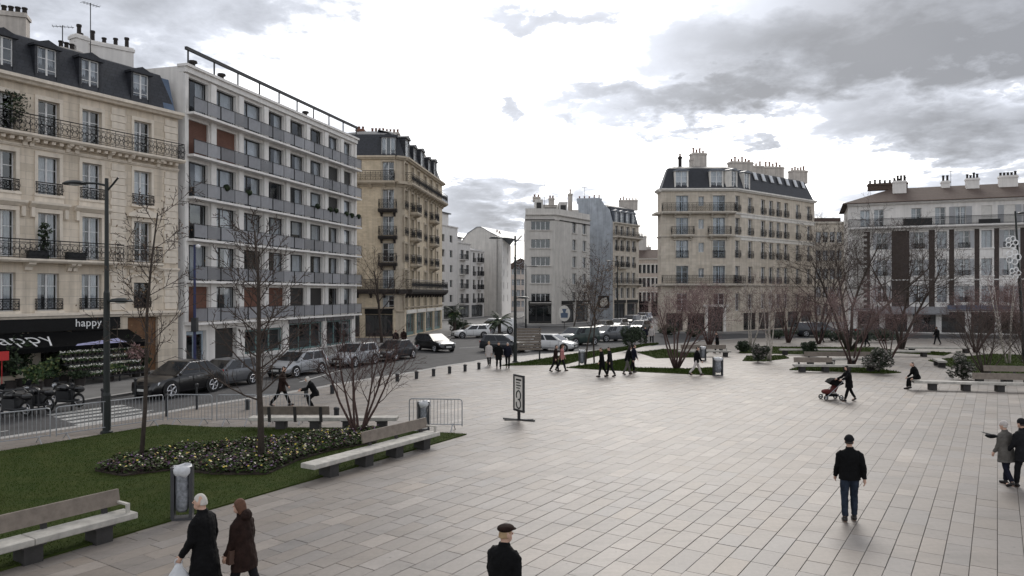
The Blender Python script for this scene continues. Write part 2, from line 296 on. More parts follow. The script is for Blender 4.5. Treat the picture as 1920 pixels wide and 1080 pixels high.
# ================================================================ the ground
RD = -.12                                                    # road level; pavements and plaza are at 0
g = obj('ground', MB().quad((-3000, -1500, RD), (3000, -1500, RD), (3000, 4500, RD), (-3000, 4500, RD)), 'asphalt'); tag(g, kind='structure')
near_kerb = [(-24.5, 12.), (-17.1, 24.7), (-15.1, 27.9), (-13.1, 32.2), (-11.3, 35.3), (-9.35, 39.2), (-6.3, 45.0), (-4.3, 49.6), (-1.9, 53.6), (2.2, 58.5), (8.5, 64.), (14.5, 69.), (19.5, 75.5), (25, 79)]
plaza_poly = near_kerb + [(60, 78), (95, 74), (95, -14), (-40, -14), (-31, 0)]
far_kerb = [(-38, -6), (-26.5, 16), (-20.2, 30.4), (-18.3, 36), (-15.3, 45.), (-11.6, 56), (-9.6, 63), (-9.0, 70), (-8., 76), (-6.2, 90), (-3.0, 112), (2, 150), (5, 200)]
def strip(line, w, side, z0, z1):
    mb = MB(); n = len(line); off = []
    for i, p in enumerate(line):
        a = Vector(line[max(i - 1, 0)]); b = Vector(line[min(i + 1, n - 1)]); d = (b - a).normalized(); off.append(Vector(p) + Vector((d.y, -d.x)) * w * side)
    for i in range(n - 1):
        q = ccw([line[i], line[i + 1], off[i + 1], off[i]]); mb.prism(q, z0, z1)
    return mb
pave_left = structure('pavement', far_kerb + [(-60, 210), (-90, 100), (-90, -6)], RD - .3, -.004, 'pavement')
obj('kerb', strip(far_kerb, .3, -1, RD - .1, .004), 'kerb', pave_left)
P_, Q_ = Vector((.549, .836)), Vector((.836, -.549))         # along and across the strips of slabs

# lawns and beds (cut into the plaza paving)
lawn_main = [(-14.2, 3.6), (-7.11, 15.65), (-1.54, 25.1), (-5.69, 26.25), (-10.6, 26.35), (-12.7, 26.9), (-15.5, 22.3), (-21, 13)]
lawn_mid = [G(940, 686), G(1000, 676), G(1075, 664), G(1210, 645), G(1235, 643), G(1190, 654), G(1120, 668), G(1058, 684)]
lawn_near = [G(1062, 690), G(1120, 682), G(1182, 672), G(1187, 690), G(1290, 692), G(1340, 690), G(1342, 704), G(1190, 697)]
lawn_pink = [G(1195, 661), G(1245, 655), G(1330, 660), G(1312, 670), G(1230, 672)]
lawn_b = [G(1392, 677), G(1432, 678), G(1480, 672), G(1470, 667), G(1400, 668)]
lawn_c = [G(1480, 694), G(1660, 701), G(1690, 699), G(1640, 691), G(1500, 687)]
lawn_d = [G(1385, 662), G(1640, 668), G(1700, 660), G(1640, 652), G(1400, 650)]
lawn_e = [G(1740, 676), G(1830, 703), G(1990, 710), G(2080, 690), G(1960, 668), G(1860, 664)]
lawn_f = [G(1680, 662), G(1770, 667), G(1785, 662), G(1700, 657)]
lawns = [lawn_main, lawn_mid, lawn_near, lawn_pink, lawn_b, lawn_c, lawn_d, lawn_e, lawn_f]
# ---- plaza: joint bed, kerb band, and the slabs one by one
plaza = structure('plaza', plaza_poly, RD - .3, -.03, 'joint')
obj('kerb', strip(near_kerb, .42, 1, RD - .2, .006), 'kerb', plaza)
slab_mat = mat('paving', (.194, .17, .151), .5, .1, 9, .08, spec=.5)
def slab_shader():
    nt = slab_mat.node_tree; N = nt.nodes; Lk = nt.links; bs = N['Principled BSDF']
    at = N.new('ShaderNodeAttribute'); at.attribute_name = 'tone'
    src = bs.inputs['Base Color'].links[0].from_socket
    ml = N.new('ShaderNodeMixRGB'); ml.blend_type = 'MULTIPLY'; ml.inputs[0].default_value = 1
    Lk.new(src, ml.inputs[1]); Lk.new(at.outputs['Color'], ml.inputs[2])
    # wide worn and damp stains over many slabs
    geo = N.new('ShaderNodeNewGeometry'); nz = N.new('ShaderNodeTexNoise'); nz.inputs['Scale'].default_value = .22; nz.inputs['Detail'].default_value = 8; nz.inputs['Roughness'].default_value = .7; Lk.new(geo.outputs['Position'], nz.inputs['Vector'])
    mr = N.new('ShaderNodeMapRange'); Lk.new(nz.outputs['Fac'], mr.inputs[0]); mr.inputs[1].default_value = .3; mr.inputs[2].default_value = .7; mr.inputs[3].default_value = .8; mr.inputs[4].default_value = 1.13
    sc = N.new('ShaderNodeVectorMath'); sc.operation = 'SCALE'; Lk.new(ml.outputs[0], sc.inputs[0]); Lk.new(mr.outputs[0], sc.inputs['Scale'])
    vo = N.new('ShaderNodeTexNoise'); vo.inputs['Scale'].default_value = 2.1; vo.inputs['Detail'].default_value = 9; vo.inputs['Roughness'].default_value = .75; Lk.new(geo.outputs['Position'], vo.inputs['Vector'])
    m2 = N.new('ShaderNodeMapRange'); Lk.new(vo.outputs['Fac'], m2.inputs[0]); m2.inputs[1].default_value = .56; m2.inputs[2].default_value = .74; m2.inputs[3].default_value = 1; m2.inputs[4].default_value = .78
    s2 = N.new('ShaderNodeVectorMath'); s2.operation = 'SCALE'; Lk.new(sc.outputs[0], s2.inputs[0]); Lk.new(m2.outputs[0], s2.inputs['Scale'])
    # trodden gum spots and long drip streaks
    vg = N.new('ShaderNodeTexVoronoi'); vg.inputs['Scale'].default_value = 2.6; Lk.new(geo.outputs['Position'], vg.inputs['Vector'])
    mg = N.new('ShaderNodeMapRange'); Lk.new(vg.outputs['Distance'], mg.inputs[0]); mg.inputs[1].default_value = .045; mg.inputs[2].default_value = .075; mg.inputs[3].default_value = .6; mg.inputs[4].default_value = 1
    mp = N.new('ShaderNodeMapping'); mp.inputs[2].default_value = (0, 0, R(-40)); mp.inputs[3].default_value = (.35, 1.6, 1); Lk.new(geo.outputs['Position'], mp.inputs[0])
    ns = N.new('ShaderNodeTexNoise'); ns.inputs['Scale'].default_value = .9; ns.inputs['Detail'].default_value = 7; ns.inputs['Roughness'].default_value = .7; Lk.new(mp.outputs[0], ns.inputs['Vector'])
    m3 = N.new('ShaderNodeMapRange'); Lk.new(ns.outputs['Fac'], m3.inputs[0]); m3.inputs[1].default_value = .5; m3.inputs[2].default_value = .75; m3.inputs[3].default_value = 1; m3.inputs[4].default_value = .7
    mu = N.new('ShaderNodeMath'); mu.operation = 'MULTIPLY'; Lk.new(mg.outputs[0], mu.inputs[0]); Lk.new(m3.outputs[0], mu.inputs[1])
    s3 = N.new('ShaderNodeVectorMath'); s3.operation = 'SCALE'; Lk.new(s2.outputs[0], s3.inputs[0]); Lk.new(mu.outputs[0], s3.inputs['Scale'])
    Lk.new(s3.outputs[0], bs.inputs['Base Color'])
slab_shader()
def slabs():
    rs = random.Random(3); SW, GAP = .41, .008; out = []
    for j in range(-110, 190):
        q = j * SW
        for k in range(-3, 16):
            cuts = [0]
            while cuts[-1] < 6.4 - 1.25: cuts.append(cuts[-1] + rs.choice((.62, .75, .9, 1.0, 1.2)))
            cuts.append(6.4)
            if cuts[-1] - cuts[-2] < .35: cuts.pop(-2)
            for a, b in zip(cuts, cuts[1:]):
                p0, p1 = k * 6.4 + a + .6, k * 6.4 + b + .6
                c = P_ * ((p0 + p1) / 2) + Q_ * (q + SW / 2)
                if c.y < 7.5 or abs(c.x) > c.y * .80 + 5: continue
                if not inside(c, plaza_poly): continue
                pts = [P_ * p0 + Q_ * q, P_ * p1 + Q_ * q, P_ * p1 + Q_ * (q + SW), P_ * p0 + Q_ * (q + SW)]
                if any(all(inside(x, l) for x in pts) for l in lawns): continue
                d = (c.x - 2) ** 2 * .6 + c.y ** 2
                vis = abs(c.x) < c.y * .69 and c.y > 12.4
                out.append((0 if vis else 1, d, c, p0, p1, q))
    out.sort(key=lambda t: (t[0], t[1]))
    big = MB(); tones = []
    def tone():
        t = rs.gauss(1, .055); r = rs.random()
        if r < .09: t += .23
        elif r < .15: t -= .1
        w = rs.gauss(0, .018)
        return (t + w, t, t - w * 1.4)
    for i, (vis, d, c, p0, p1, q) in enumerate(out):
        z = rs.uniform(-.0025, .0025); e = GAP / 2
        if i < 300:
            l = (p1 - p0) / 2 - e; w = SW / 2 - e; b = .006
            mb = MB(); mb.add([(-l, -w, -.04), (l, -w, -.04), (l, w, -.04), (-l, w, -.04), (-l, -w, -b), (l, -w, -b), (l, w, -b), (-l, w, -b), (-l + b, -w + b, 0), (l - b, -w + b, 0), (l - b, w - b, 0), (-l + b, w - b, 0)],
                              [(0, 1, 5, 4), (1, 2, 6, 5), (2, 3, 7, 6), (3, 0, 4, 7), (4, 5, 9, 8), (5, 6, 10, 9), (6, 7, 11, 10), (7, 4, 8, 11), (8, 9, 10, 11)])
            me = mb.mesh('paving_slab'); a = me.attributes.new('tone', 'FLOAT_COLOR', 'FACE'); t = tone()
            for dd in a.data: dd.color = (*t, 1)
            me.materials.append(slab_mat)
            obj('paving_slab', me, None, plaza, (c.x, c.y, z), math.atan2(P_.y, P_.x))
        else:
            A = [P_ * (p0 + e) + Q_ * (q + e), P_ * (p0 + e) + Q_ * (q + SW - e), P_ * (p1 - e) + Q_ * (q + SW - e), P_ * (p1 - e) + Q_ * (q + e)]
            if (A[1] - A[0]).cross(A[2] - A[0]) < 0: A.reverse()
            big.add([(p.x, p.y, -.035) for p in A] + [(p.x, p.y, z) for p in A], [(4, 5, 6, 7), (0, 1, 5, 4), (1, 2, 6, 5), (2, 3, 7, 6), (3, 0, 4, 7)])
            tones += [tone()] * 5
    me = big.mesh('paving_slabs'); a = me.attributes.new('tone', 'FLOAT_COLOR', 'FACE')
    a.data.foreach_set('color', [c for t in tones for c in (*t, 1)])
    me.materials.append(slab_mat); tag(obj('paving_slabs', me, None, plaza), kind='stuff')
slabs()

# ---- lawns
def scatter(poly, n, rs):
    xs = [p[0] for p in poly]; ys = [p[1] for p in poly]; out = []
    while len(out) < n:
        p = (rs.uniform(min(xs), max(xs)), rs.uniform(min(ys), max(ys)))
        if inside(p, poly): out.append(p)
    return out
def area(poly): return abs(sum(poly[i - 1][0] * poly[i][1] - poly[i][0] * poly[i - 1][1] for i in range(len(poly)))) / 2
def blades(poly, n, h, w, z, rs):
    mb = MB()
    for x, y in scatter(poly, n, rs):
        a = rs.uniform(0, 6.28); hh = h * rs.uniform(.5, 1.2); dx, dy = math.cos(a) * w, math.sin(a) * w; lx, ly = rs.gauss(0, .5) * hh, rs.gauss(0, .5) * hh
        mb.v += [(x - dx, y - dy, z), (x + dx, y + dy, z), (x + lx, y + ly, z + hh)]; k = len(mb.v); mb.f.append((k - 3, k - 2, k - 1))
    return mb
rs = random.Random(11)
for i, (l, n) in enumerate(zip(lawns, (120000, 9000, 9000, 4000, 1500, 3000, 7000, 9000, 2000))):
    o = structure('lawn', l, -.2, .035, 'lawn'); 
    gr = obj('grass', blades(l, n, .036 if i == 0 else .08, .006 if i == 0 else .022, .035, rs), 'grass_blade', o); tag(gr, kind='stuff')
# ---- pansy bed in the near lawn
bed = [G(178, 886), G(215, 866), G(300, 849), G(400, 839), G(500, 831), G(600, 816), G(660, 808), G(712, 811), G(706, 832), G(620, 848), G(560, 866), G(500, 893), G(400, 893), G(330, 884), G(230, 896)]
def flowerbed():
    o = obj('flower_bed', MB().prism(ccw(bed), 0, .075), 'soil')
    tag(o, 'winding bed of white, yellow and purple pansies across the near lawn', 'flower bed', kind='stuff')
    rs = random.Random(5); lv = MB(); fl = MB()
    def patch(mb, x, y, z, r, k):
        a = rs.uniform(0, 6.28); t = Vector((rs.gauss(0, .5), rs.gauss(0, .5), 1)).normalized(); u = t.orthogonal().normalized(); w = t.cross(u)
        mb.add([(Vector((x, y, z)) + (u * math.cos(a + 6.283 * i / k) + w * math.sin(a + 6.283 * i / k)) * r) for i in range(k)], [tuple(range(k))])
    for x, y in scatter(bed, 19000, rs):
        hb = .09 + .12 * (math.sin(x * 1.7) * math.sin(y * 1.9 + x) * .5 + .5); patch(lv, x, y, .07 + rs.uniform(.02, 1) * hb, rs.uniform(.02, .05), 5)
    for x, y in scatter(bed, 750, rs):
        hb = .09 + .12 * (math.sin(x * 1.7) * math.sin(y * 1.9 + x) * .5 + .5); patch(fl, x, y, .08 + hb * rs.uniform(.85, 1.15), rs.uniform(.022, .04), 6)
    tag(obj('leaves', lv, 'bed_leaf', o), kind='stuff'); tag(obj('petals', fl, 'petals', o), kind='stuff')
flowerbed()
# ---- road markings
def marking(label, pts):
    o = obj('road_marking', MB().prism(ccw(pts), RD - .02, RD + .004), 'paint'); tag(o, label, 'road marking', 'painted road markings', 'structure')
zd = (G(215, 750) - G(85, 766)).normalized(); zn = Vector((zd.y, -zd.x))
z0 = Vector((-18.9, 30.0))
for i in range(6):
    a = z0 + zn * (i * .82) + zd * (i * -.15); marking('zebra crossing stripe, number %d from the shop side' % (i + 1), [a, a + zd * 3.1, a + zd * 3.1 + zn * .45, a + zn * .45])
for i in range(3):
    a = G(20, 800) + zd * (3 + i * -5.5); marking('thin broken centre line dash %d of the street by the barriers' % (i + 1), [a, a + zd * 2.4, a + zd * 2.4 + zn * .12, a + zn * .12])
for k, (a, b) in enumerate([(G(700, 668), G(760, 650)), (G(560, 712), G(640, 690)), (G(860, 650), G(930, 646)), (G(1010, 652), G(1090, 646))]):
    d = (b - a).normalized(); n = Vector((d.y, -d.x)); marking(['white lane line beside parked cars', 'white bay line beside the silver hatchback', 'white lane line before the palms', 'pale lane line behind the slatted board'][k], [a, b, b + n * .14, a + n * .14])
# ================================================================ buildings
RB = random.Random(21)
class Fac:
    """one face of a building, A = left end, B = right end as seen from outside; local x along, y into the wall, z up"""
    def __init__(s, b, A, B):
        s.b = b; s.A = Vector(A); s.B = Vector(B); s.d = (s.B - s.A); s.L = s.d.length; s.d.normalize(); s.rz = math.atan2(s.d.y, s.d.x); s.n = Vector((s.d.y, -s.d.x))
        s.o = Vector((b.location.x, b.location.y))
    def s_u(s, u):                                            # where the sight line of photo column u meets the face
        k = (u - 960) / F; return (k * s.A.y - s.A.x) / (s.d.x - k * s.d.y)
    def Y(s, t): return s.A.y + s.d.y * t
    def z(s, v, t): return Zv(v, s.Y(t))
    def put(s, name, m, material, t=0, z=0, d=0, parent=None, smooth=False):
        if parent is not None: return obj(name, m, material, parent, (0, 0, 0), 0, smooth)
        p = s.A + s.d * t - s.n * d - s.o
        return obj(name, m, material, s.b, (p.x, p.y, z), s.rz, smooth)
    def wall(s, z0, z1, holes, material, depth=.32, name='wall', t0=0, t1=None):
        t1 = s.L if t1 is None else t1
        xs = sorted({t0, t1, *[round(min(max(h[0], t0), t1), 4) for h in holes], *[round(min(max(h[1], t0), t1), 4) for h in holes]}); zs = sorted({z0, z1, *[round(h[2], 4) for h in holes], *[round(h[3], 4) for h in holes]})
        mb = MB()
        def hole(x, z): return any(h[0] < x < h[1] and h[2] < z < h[3] for h in holes)
        for i in range(len(xs) - 1):
            for j in range(len(zs) - 1):
                if hole((xs[i] + xs[i + 1]) / 2, (zs[j] + zs[j + 1]) / 2): continue
                mb.quad((xs[i], 0, zs[j]), (xs[i + 1], 0, zs[j]), (xs[i + 1], 0, zs[j + 1]), (xs[i], 0, zs[j + 1]))
        for a, b, c, d in [h[:4] for h in holes]:
            mb.quad((a, 0, c), (a, 0, d), (a, depth, d), (a, depth, c)); mb.quad((b, 0, d), (b, 0, c), (b, depth, c), (b, depth, d))
            mb.quad((a, 0, d), (b, 0, d), (b, depth, d), (a, depth, d)); mb.quad((b, 0, c), (a, 0, c), (a, depth, c), (b, depth, c))
        s.put('dark_room_sheet', MB().quad((t0 + .05, .95, z0), (t1 - .05, .95, z0), (t1 - .05, .95, z1), (t0 + .05, .95, z1)), 'dark_room_sheet')  # flat dark sheet standing in for unlit rooms, their shade in its colour
        return s.put(name, mb, material)
    def band(s, z, h, out, material, t0=-.0, t1=None, name='string_course', prof=True):
        t1 = s.L if t1 is None else t1
        pts = [(.05, z), (-out * .55, z), (-out * .7, z + h * .3), (-out, z + h * .5), (-out, z + h), (.05, z + h)] if prof else [(.05, z), (-out, z), (-out, z + h), (.05, z + h)]
        return s.put(name, MB().extrude_yz(pts[::-1], t0, t1), material)
def window(f, t, z, w, h, frame='white_frame', kind='french', rec=.24, cur=None, surround=None, sill=None, tr=.3, name='window'):
    k = ('window', round(w, 2), round(h, 2), kind, frame, rec, tr)
    def fr():
        mb = MB(); b = .055; x = w / 2
        for a in ((-x, -x + b, 0, h), (x - b, x, 0, h), (-x + b, x - b, 0, b), (-x + b, x - b, h - b, h)): mb.box(a[0], a[1], rec, rec + .07, a[2], a[3])
        if kind in ('french', 'two'): mb.box(-.05, .05, rec - .012, rec + .06, b, h - b)
        if kind == 'french':
            for zz in (h * tr, h * (.5 + tr / 2)): mb.box(-x + b, x - b, rec + .01, rec + .055, zz, zz + .035)
        if kind == 'three':
            for q in (-w / 6, w / 6): mb.box(q - .04, q + .04, rec - .01, rec + .06, b, h - b)
        if kind == 'four':
            for q in (-w / 4, 0, w / 4): mb.box(q - .05, q + .05, rec - .01, rec + .06, b, h - b)
        if kind == 'slide':
            mb.box(-w * .18, -w * .18 + .08, rec - .01, rec + .06, b, h - b)
        return mb
    o = f.put(name, cached(k, fr, frame), None, t, z)
    pk = ('pane', round(w, 2), round(h, 2), rec)
    f.put('pane', cached(pk, lambda: MB().box(-w / 2 + .05, w / 2 - .05, rec + .03, rec + .04, .05, h - .05), 'glass'), None, parent=o)
    cur = RB.choice((0, 1, 1, 2, 1, 3)) if cur is None else cur
    if cur:
        def cu():
            mb = MB(); y = rec + .14; top = h - .06; n = 5
            def fold(x0, x1, zb):
                for i in range(n):
                    a = x0 + (x1 - x0) * i / n; c = x0 + (x1 - x0) * (i + 1) / n; ya, yc = y + .05 * (i % 2), y + .05 * ((i + 1) % 2)
                    mb.quad((a, ya, zb), (c, yc, zb), (c, yc, top), (a, ya, top))
            if cur == 1: fold(-w / 2 + .06, -w * .14, .05); fold(w * .14, w / 2 - .06, .05)
            elif cur == 2: n = 9; fold(-w / 2 + .06, w / 2 - .06, .05)
            elif cur == 3: fold(-w / 2 + .06, -w * .05, .05)
            elif cur == 4: fold(-w / 2 + .06, w / 2 - .06, h * .55)
            return mb
        f.put('curtain', cached(('curtain', round(w, 2), round(h, 2), rec, cur), cu, 'curtain'), None, parent=o)
    if surround:
        b = .17
        f.put('surround', cached(('surround', round(w, 2), round(h, 2), surround), lambda: MB().box(-w / 2 - b, -w / 2 + .003, -.07, .06, -.02, h + b).box(w / 2 - .003, w / 2 + b, -.07, .06, -.02, h + b).box(-w / 2 - b + .004, w / 2 + b - .004, -.085, .05, h - .003, h + b + .05), surround), None, parent=o)
    if sill:
        f.put('sill', cached(('sill', round(w, 2), sill), lambda: MB().box(-w / 2 - .22, w / 2 + .22, -.16, .3, -.13, .004), sill), None, parent=o)
    return o
def iron_mesh(L, H, style, dep=0):
    """wrought iron railing: front from x=-L/2..L/2 at y=-dep, returns at both ends"""
    mb = MB(); x = L / 2; y = -dep
    def seg(a, b):
        d = Vector(b) - Vector(a); n = max(2, int(d.length / (.13 if style != 'bars' else .11))); 
        for zz in (.06, H * .16, H * .84, H): mb.bar((*a, zz), (*b, zz), .022 if zz < H else .04)
        for i in range(n + 1):
            p = Vector(a) + d * i / n
            if style == 'bars' or i % 4 == 0: mb.bar((p.x, p.y, .02), (p.x, p.y, H), .02)
        if style != 'bars':
            m = max(1, int(d.length / .27)); ax = 'xz' if abs(d.x) > abs(d.y) else 'yz'
            for i in range(m):
                p = Vector(a) + d * (i + .5) / m
                if style == 'scroll':
                    mb.ring((p.x, p.y, H * .36), H * .16, .013, ax, 7); mb.ring((p.x, p.y, H * .64), H * .155, .013, ax, 7); mb.ring((p.x + (d.x / m) * .5, p.y + (d.y / m) * .5, H * .5), H * .11, .012, ax, 6)
                else:
                    r = d.length / m / 2
                    q = d.normalized() * r * .9
                    for sx in (-1, 1): mb.bar((p.x - q.x * sx, p.y - q.y * sx, H * .18), (p.x + q.x * sx, p.y + q.y * sx, H * .82), .016)
                    mb.ring((p.x, p.y, H * .5), H * .17, .013, ax, 6)
    seg((-x, y), (x, y))
    if dep > .02: seg((-x, y), (-x, 0)); seg((x, y), (x, 0))
    return mb
def railing(f, t, z, L, H, style='cross', dep=0, parent=None, name='railing', material='iron'):
    return f.put(name, cached((name, round(L, 2), round(H, 2), style, round(dep, 2), material), lambda: iron_mesh(L, H, style, dep), material), None, t, z)
def balcony(f, t, z, L, dep=.75, H=.95, style='scroll', slab='limestone_trim', th=.2, brackets=None, iron='iron'):
    o = f.put('balcony', MB().extrude_yz([(.02, z - th), (-dep + .12, z - th), (-dep, z - th * .5), (-dep, z), (.02, z)][::-1], t - L / 2, t + L / 2), slab)
    railing(f, t, z, L - .12, H, style, dep - .07, material=iron)
    if brackets:
        def br():
            return MB().extrude_yz([(.01, 0), (-dep * .25, .06), (-dep * .3, .22), (-dep * .75, .36), (-dep * .8, .46), (.01, .46)][::-1], -.11, .11)
        for s in brackets: f.put('bracket', cached(('bracket', round(dep, 2), slab), br, slab), None, s, z - th - .46)
    return o
def chimney(b, p, z, w, d, h, pots, material='stack_render', rz=0, potmat='terracotta', name='chimney'):
    loc = Vector((p[0] - b.location.x, p[1] - b.location.y, z))
    o = obj(name, MB().box(-w / 2, w / 2, -d / 2, d / 2, 0, h).box(-w / 2 - .07, w / 2 + .07, -d / 2 - .07, d / 2 + .07, h - .28, h - .1), material, b, loc, rz)
    for i in range(pots):
        x = -w / 2 + w * (i + .5) / pots; ph = .42 + RB.choice((0, 0, .12, .3))
        obj('chimney_pot', cached(('chimney_pot', ph, potmat), lambda: MB().lathe([(.13, 0), (.12, ph * .8), (.16, ph * .82), (.15, ph), (.09, ph)], 8), potmat), None, o, (x, 0, h - .02))
    return o
def aerial(b, p, z, h, rz=.4):
    mb = MB().tube([(0, 0, 0), (0, 0, h)], .03, 5).tube([(-.55, 0, h - .12), (.6, 0, h - .05)], .018, 4)
    for i in range(6): x = -.5 + i * .2; mb.tube([(x, -.25, h - .11 + i * .012), (x, .25, h - .11 + i * .012)], .012, 4)
    return obj('aerial', mb, 'dark_metal', b, (p[0] - b.location.x, p[1] - b.location.y, z), rz)
def poly_inset(poly, d):
    poly = ccw(poly); n = len(poly); out = []
    for i in range(n):
        a, b, c = Vector(poly[i - 1]), Vector(poly[i]), Vector(poly[(i + 1) % n]); e = (b - a).normalized(); g = (c - b).normalized()
        n1 = Vector((-e.y, e.x)); n2 = Vector((-g.y, g.x)); m = (n1 + n2); m = m / max(.35, m.dot(n1)); out.append(b + m * d)
    return out
def roof_loft(b, poly, rings, material, name='roof'):        # rings: (inset, z)
    mb = MB(); o = Vector((b.location.x, b.location.y)); n = len(poly); vs = []
    for ins, z in rings:
        vs += [(p.x - o.x, p.y - o.y, z) for p in [Vector(q) for q in poly_inset(poly, ins)]]
    fs = [(k * n + i, k * n + (i + 1) % n, (k + 1) * n + (i + 1) % n, (k + 1) * n + i) for k in range(len(rings) - 1) for i in range(n)]
    fs.append(tuple(range((len(rings) - 1) * n, len(rings) * n))); mb.add(vs, fs)
    return obj(name, mb, material, b)
def side(b, A, B, z0, z1, material, name='side_wall'):
    f = Fac(b, A, B); return f.put(name, MB().quad((0, 0, z0), (f.L, 0, z0), (f.L, 0, z1), (0, 0, z1)), material)
def dormer(f, t, z, w, h, d0, dep, frame='white_frame', house='slate', top='arch', wk='french'):
    """dormer standing on the mansard: front at depth d0, runs back dep"""
    x = w / 2; b = .14
    mb = MB().extrude_xz([(-x - b, -.05), (-x, -.05), (-x, h), (x, h), (x, -.05), (x + b, -.05), (x + b, h + .02), (-x - b, h + .02)], d0, d0 + dep)
    o = f.put('dormer', mb, house, t, z)
    pr = [(-x - b - .1, h), (x + b + .1, h), (x + b + .1, h + .12), (0, h + .42), (-x - b - .1, h + .12)] if top == 'gable' else [(-x - b - .1, h), (x + b + .1, h), (x + b + .1, h + .1), (x * .5, h + .27), (0, h + .33), (-x * .5, h + .27), (-x - b - .1, h + .1)]
    f.put('dormer_roof', MB().extrude_xz(pr, d0 - .14, d0 + dep), 'zinc' if house != 'slate' else house, parent=o)
    wo = window(f, t, z, w, h, frame, wk, rec=d0 + .08)
    return o
def louvre(f, t, z, w, h, material, name='shutter'):
    def sh():
        mb = MB().box(-w / 2, w / 2, -.045, -.015, 0, h)
        n = int(h / .14)
        for i in range(n): mb.box(-w / 2 + .05, w / 2 - .05, -.062, -.04, .05 + i * .14, .05 + i * .14 + .08)
        return mb
    return f.put(name, cached((name, round(w, 2), round(h, 2), material), sh, material), None, t, z)

# ---------------------------------------------------------------- limestone house with the florist
def house_florist():
    R1 = Vector((-21.5, 47.6)); D = Vector((.495, .869)).normalized(); L0 = R1 - D * 23.0
    b = thing('apartment_house', 'cream limestone house with slate mansard and wrought iron balconies above the florist', 'building', (L0.x, L0.y, 0))
    f = Fac(b, L0, R1); L = f.L
    tt = [f.s_u(u) for u in (7, 91, 172, 267)]; sp = tt[2] - tt[1]; cols = [tt[0] - 3 * sp, tt[0] - 2 * sp, tt[0] - sp] + tt
    cols = [c for c in cols if c > 1]; door = tt[3]
    W = 1.15; rows = [(3.85, 2.05), (6.75, 2.45), (10.2, 2.1), (13.4, 1.95)]
    holes = [(c - W / 2, c + W / 2, z, z + h) for c in cols for z, h in rows if not (c == door and z in (3.85,))]
    holes += [(door - .55, door + .55, 3.9, 5.45), (door - .95, door + 1.05, 0, 3.35)]
    for c in cols[:-1]: holes.append((c - 1.25, c + 1.25, .45, 2.75))
    f.wall(-.1, 16.0, holes, 'limestone', .35)
    for c in cols:
        for z, h in rows:
            if c == door and z == 3.85: continue
            window(f, c, z, W, h, surround='limestone_trim' if z != 3.85 else None, sill='limestone_trim' if z in (3.85, 10.2) else None, cur=None)
            if z == 10.2: railing(f, c, z + .02, W + .25, .62, 'scroll', .12)
            if z == 3.85: railing(f, c, z + .02, W + .25, .62, 'cross', .14)
    for c in cols[:-1]:                                       # carved panels and hoods over the second-floor windows
        f.put('hood', MB().extrude_yz([(.02, 0), (-.1, .02), (-.34, .22), (-.36, .34), (.02, .34)][::-1], -1.05, 1.05).box(-.78, .78, -.1, .02, .36, .78).box(-.98, -.8, -.22, .02, -.5, .02).box(.8, .98, -.22, .02, -.5, .02), 'limestone_trim', c, 9.42)
    f.put('pediment', MB().extrude_xz([(-1.05, 0), (1.05, 0), (1.05, .16), (0, .62), (-1.05, .16)], -.3, .02), 'limestone_trim', door, 9.45)
    # entrance: arched window above a tall timber carriage door
    window(f, door, 3.9, 1.1, 1.55, 'dark_frame', 'two', cur=0); railing(f, door, 3.92, 1.1, .6, 'cross', .05)
    mb = MB()
    for i in range(12):
        a0, a1 = math.pi * i / 12, math.pi * (i + 1) / 12
        def q(a, r): return (r * math.cos(a), r * .42 * math.sin(a))
        p = [q(a0, 1.05), q(a0, 1.3), q(a1, 1.3), q(a1, 1.05)]; mb.extrude_xz([p[0], p[1], p[2], p[3]][::-1], -.12, .02)
    f.put('arch', mb, 'limestone_trim', door, 5.45)
    dr = f.put('door', MB().box(-.92, 1.02, .2, .3, 0, 3.3), 'wood_door', door, 0)
    for sx in (-.46, .54):
        for zz, hh in ((.2, .9), (1.25, .85), (2.25, .9)): f.put('door_panel', MB().box(sx - .36, sx + .36, .17, .205, zz, zz + hh), 'wood_door', parent=dr)
    # string courses, cornice, pilaster blocks
    f.band(3.42, .3, .3, 'limestone_trim'); f.band(16.0, .34, .55, 'limestone_trim', -.0, L + .1, 'cornice'); f.band(12.62, .16, .12, 'limestone_trim'); f.band(6.2, .2, .2, 'limestone_trim', cols[-2] + 2.3, L)
    for c0 in (L - .55, (cols[-2] + cols[-1]) / 2):
        i = 0; z = 3.8
        while z < 15.6:
            if not (6.1 < z < 6.7 or 12.4 < z < 13.3):
                f.put('ashlar_block', cached(('ashlar_block', i % 2), lambda: MB().box(-.42 - .07 * (i % 2), .42 + .07 * (i % 2), -.07, .02, 0, .385), 'limestone_trim'), None, c0, z)
            i += 1; z += .415
    # long balconies
    bx = [c + s for c in cols for s in (-.95, .95)]
    balcony(f, (L + 0) / 2, 13.3, L - .02, .8, .98, 'scroll', brackets=[s for s in bx if s < L - .2])
    n = int(L / .42)
    mbd = lambda: MB().box(-.1, .1, -.5, .02, 0, .16)
    for i in range(n): f.put('dentil', cached(('dentil',), mbd, 'limestone_trim'), None, .3 + i * .42, 12.92)
    e = (cols[-2] + 1.55)
    balcony(f, e / 2, 6.65, e, .8, 1.0, 'scroll', brackets=[c + s for c in cols[:-1] for s in (-1.05, 1.05)])
    balcony(f, door, 6.65, 2.1, .6, 1.0, 'scroll', brackets=[door - .8, door + .8])
    # roof
    poly = [L0, R1, R1 - f.n * 12, L0 - f.n * 12]
    roof_loft(b, poly, [(-.12, 16.32), (.06, 16.34), (.75, 18.75), (1.1, 18.9), (3.5, 19.5)], 'slate')
    for c in cols: dormer(f, c, 16.55, 1.02, 1.75, .12, 1.0, top='gable')
    f.put('roof_light', MB().quad((-.38, .1, 16.4), (.38, .1, 16.4), (.38, .76, 18.6), (-.38, .76, 18.6)), 'blue_zinc', L - .55, 0, d=-.03)
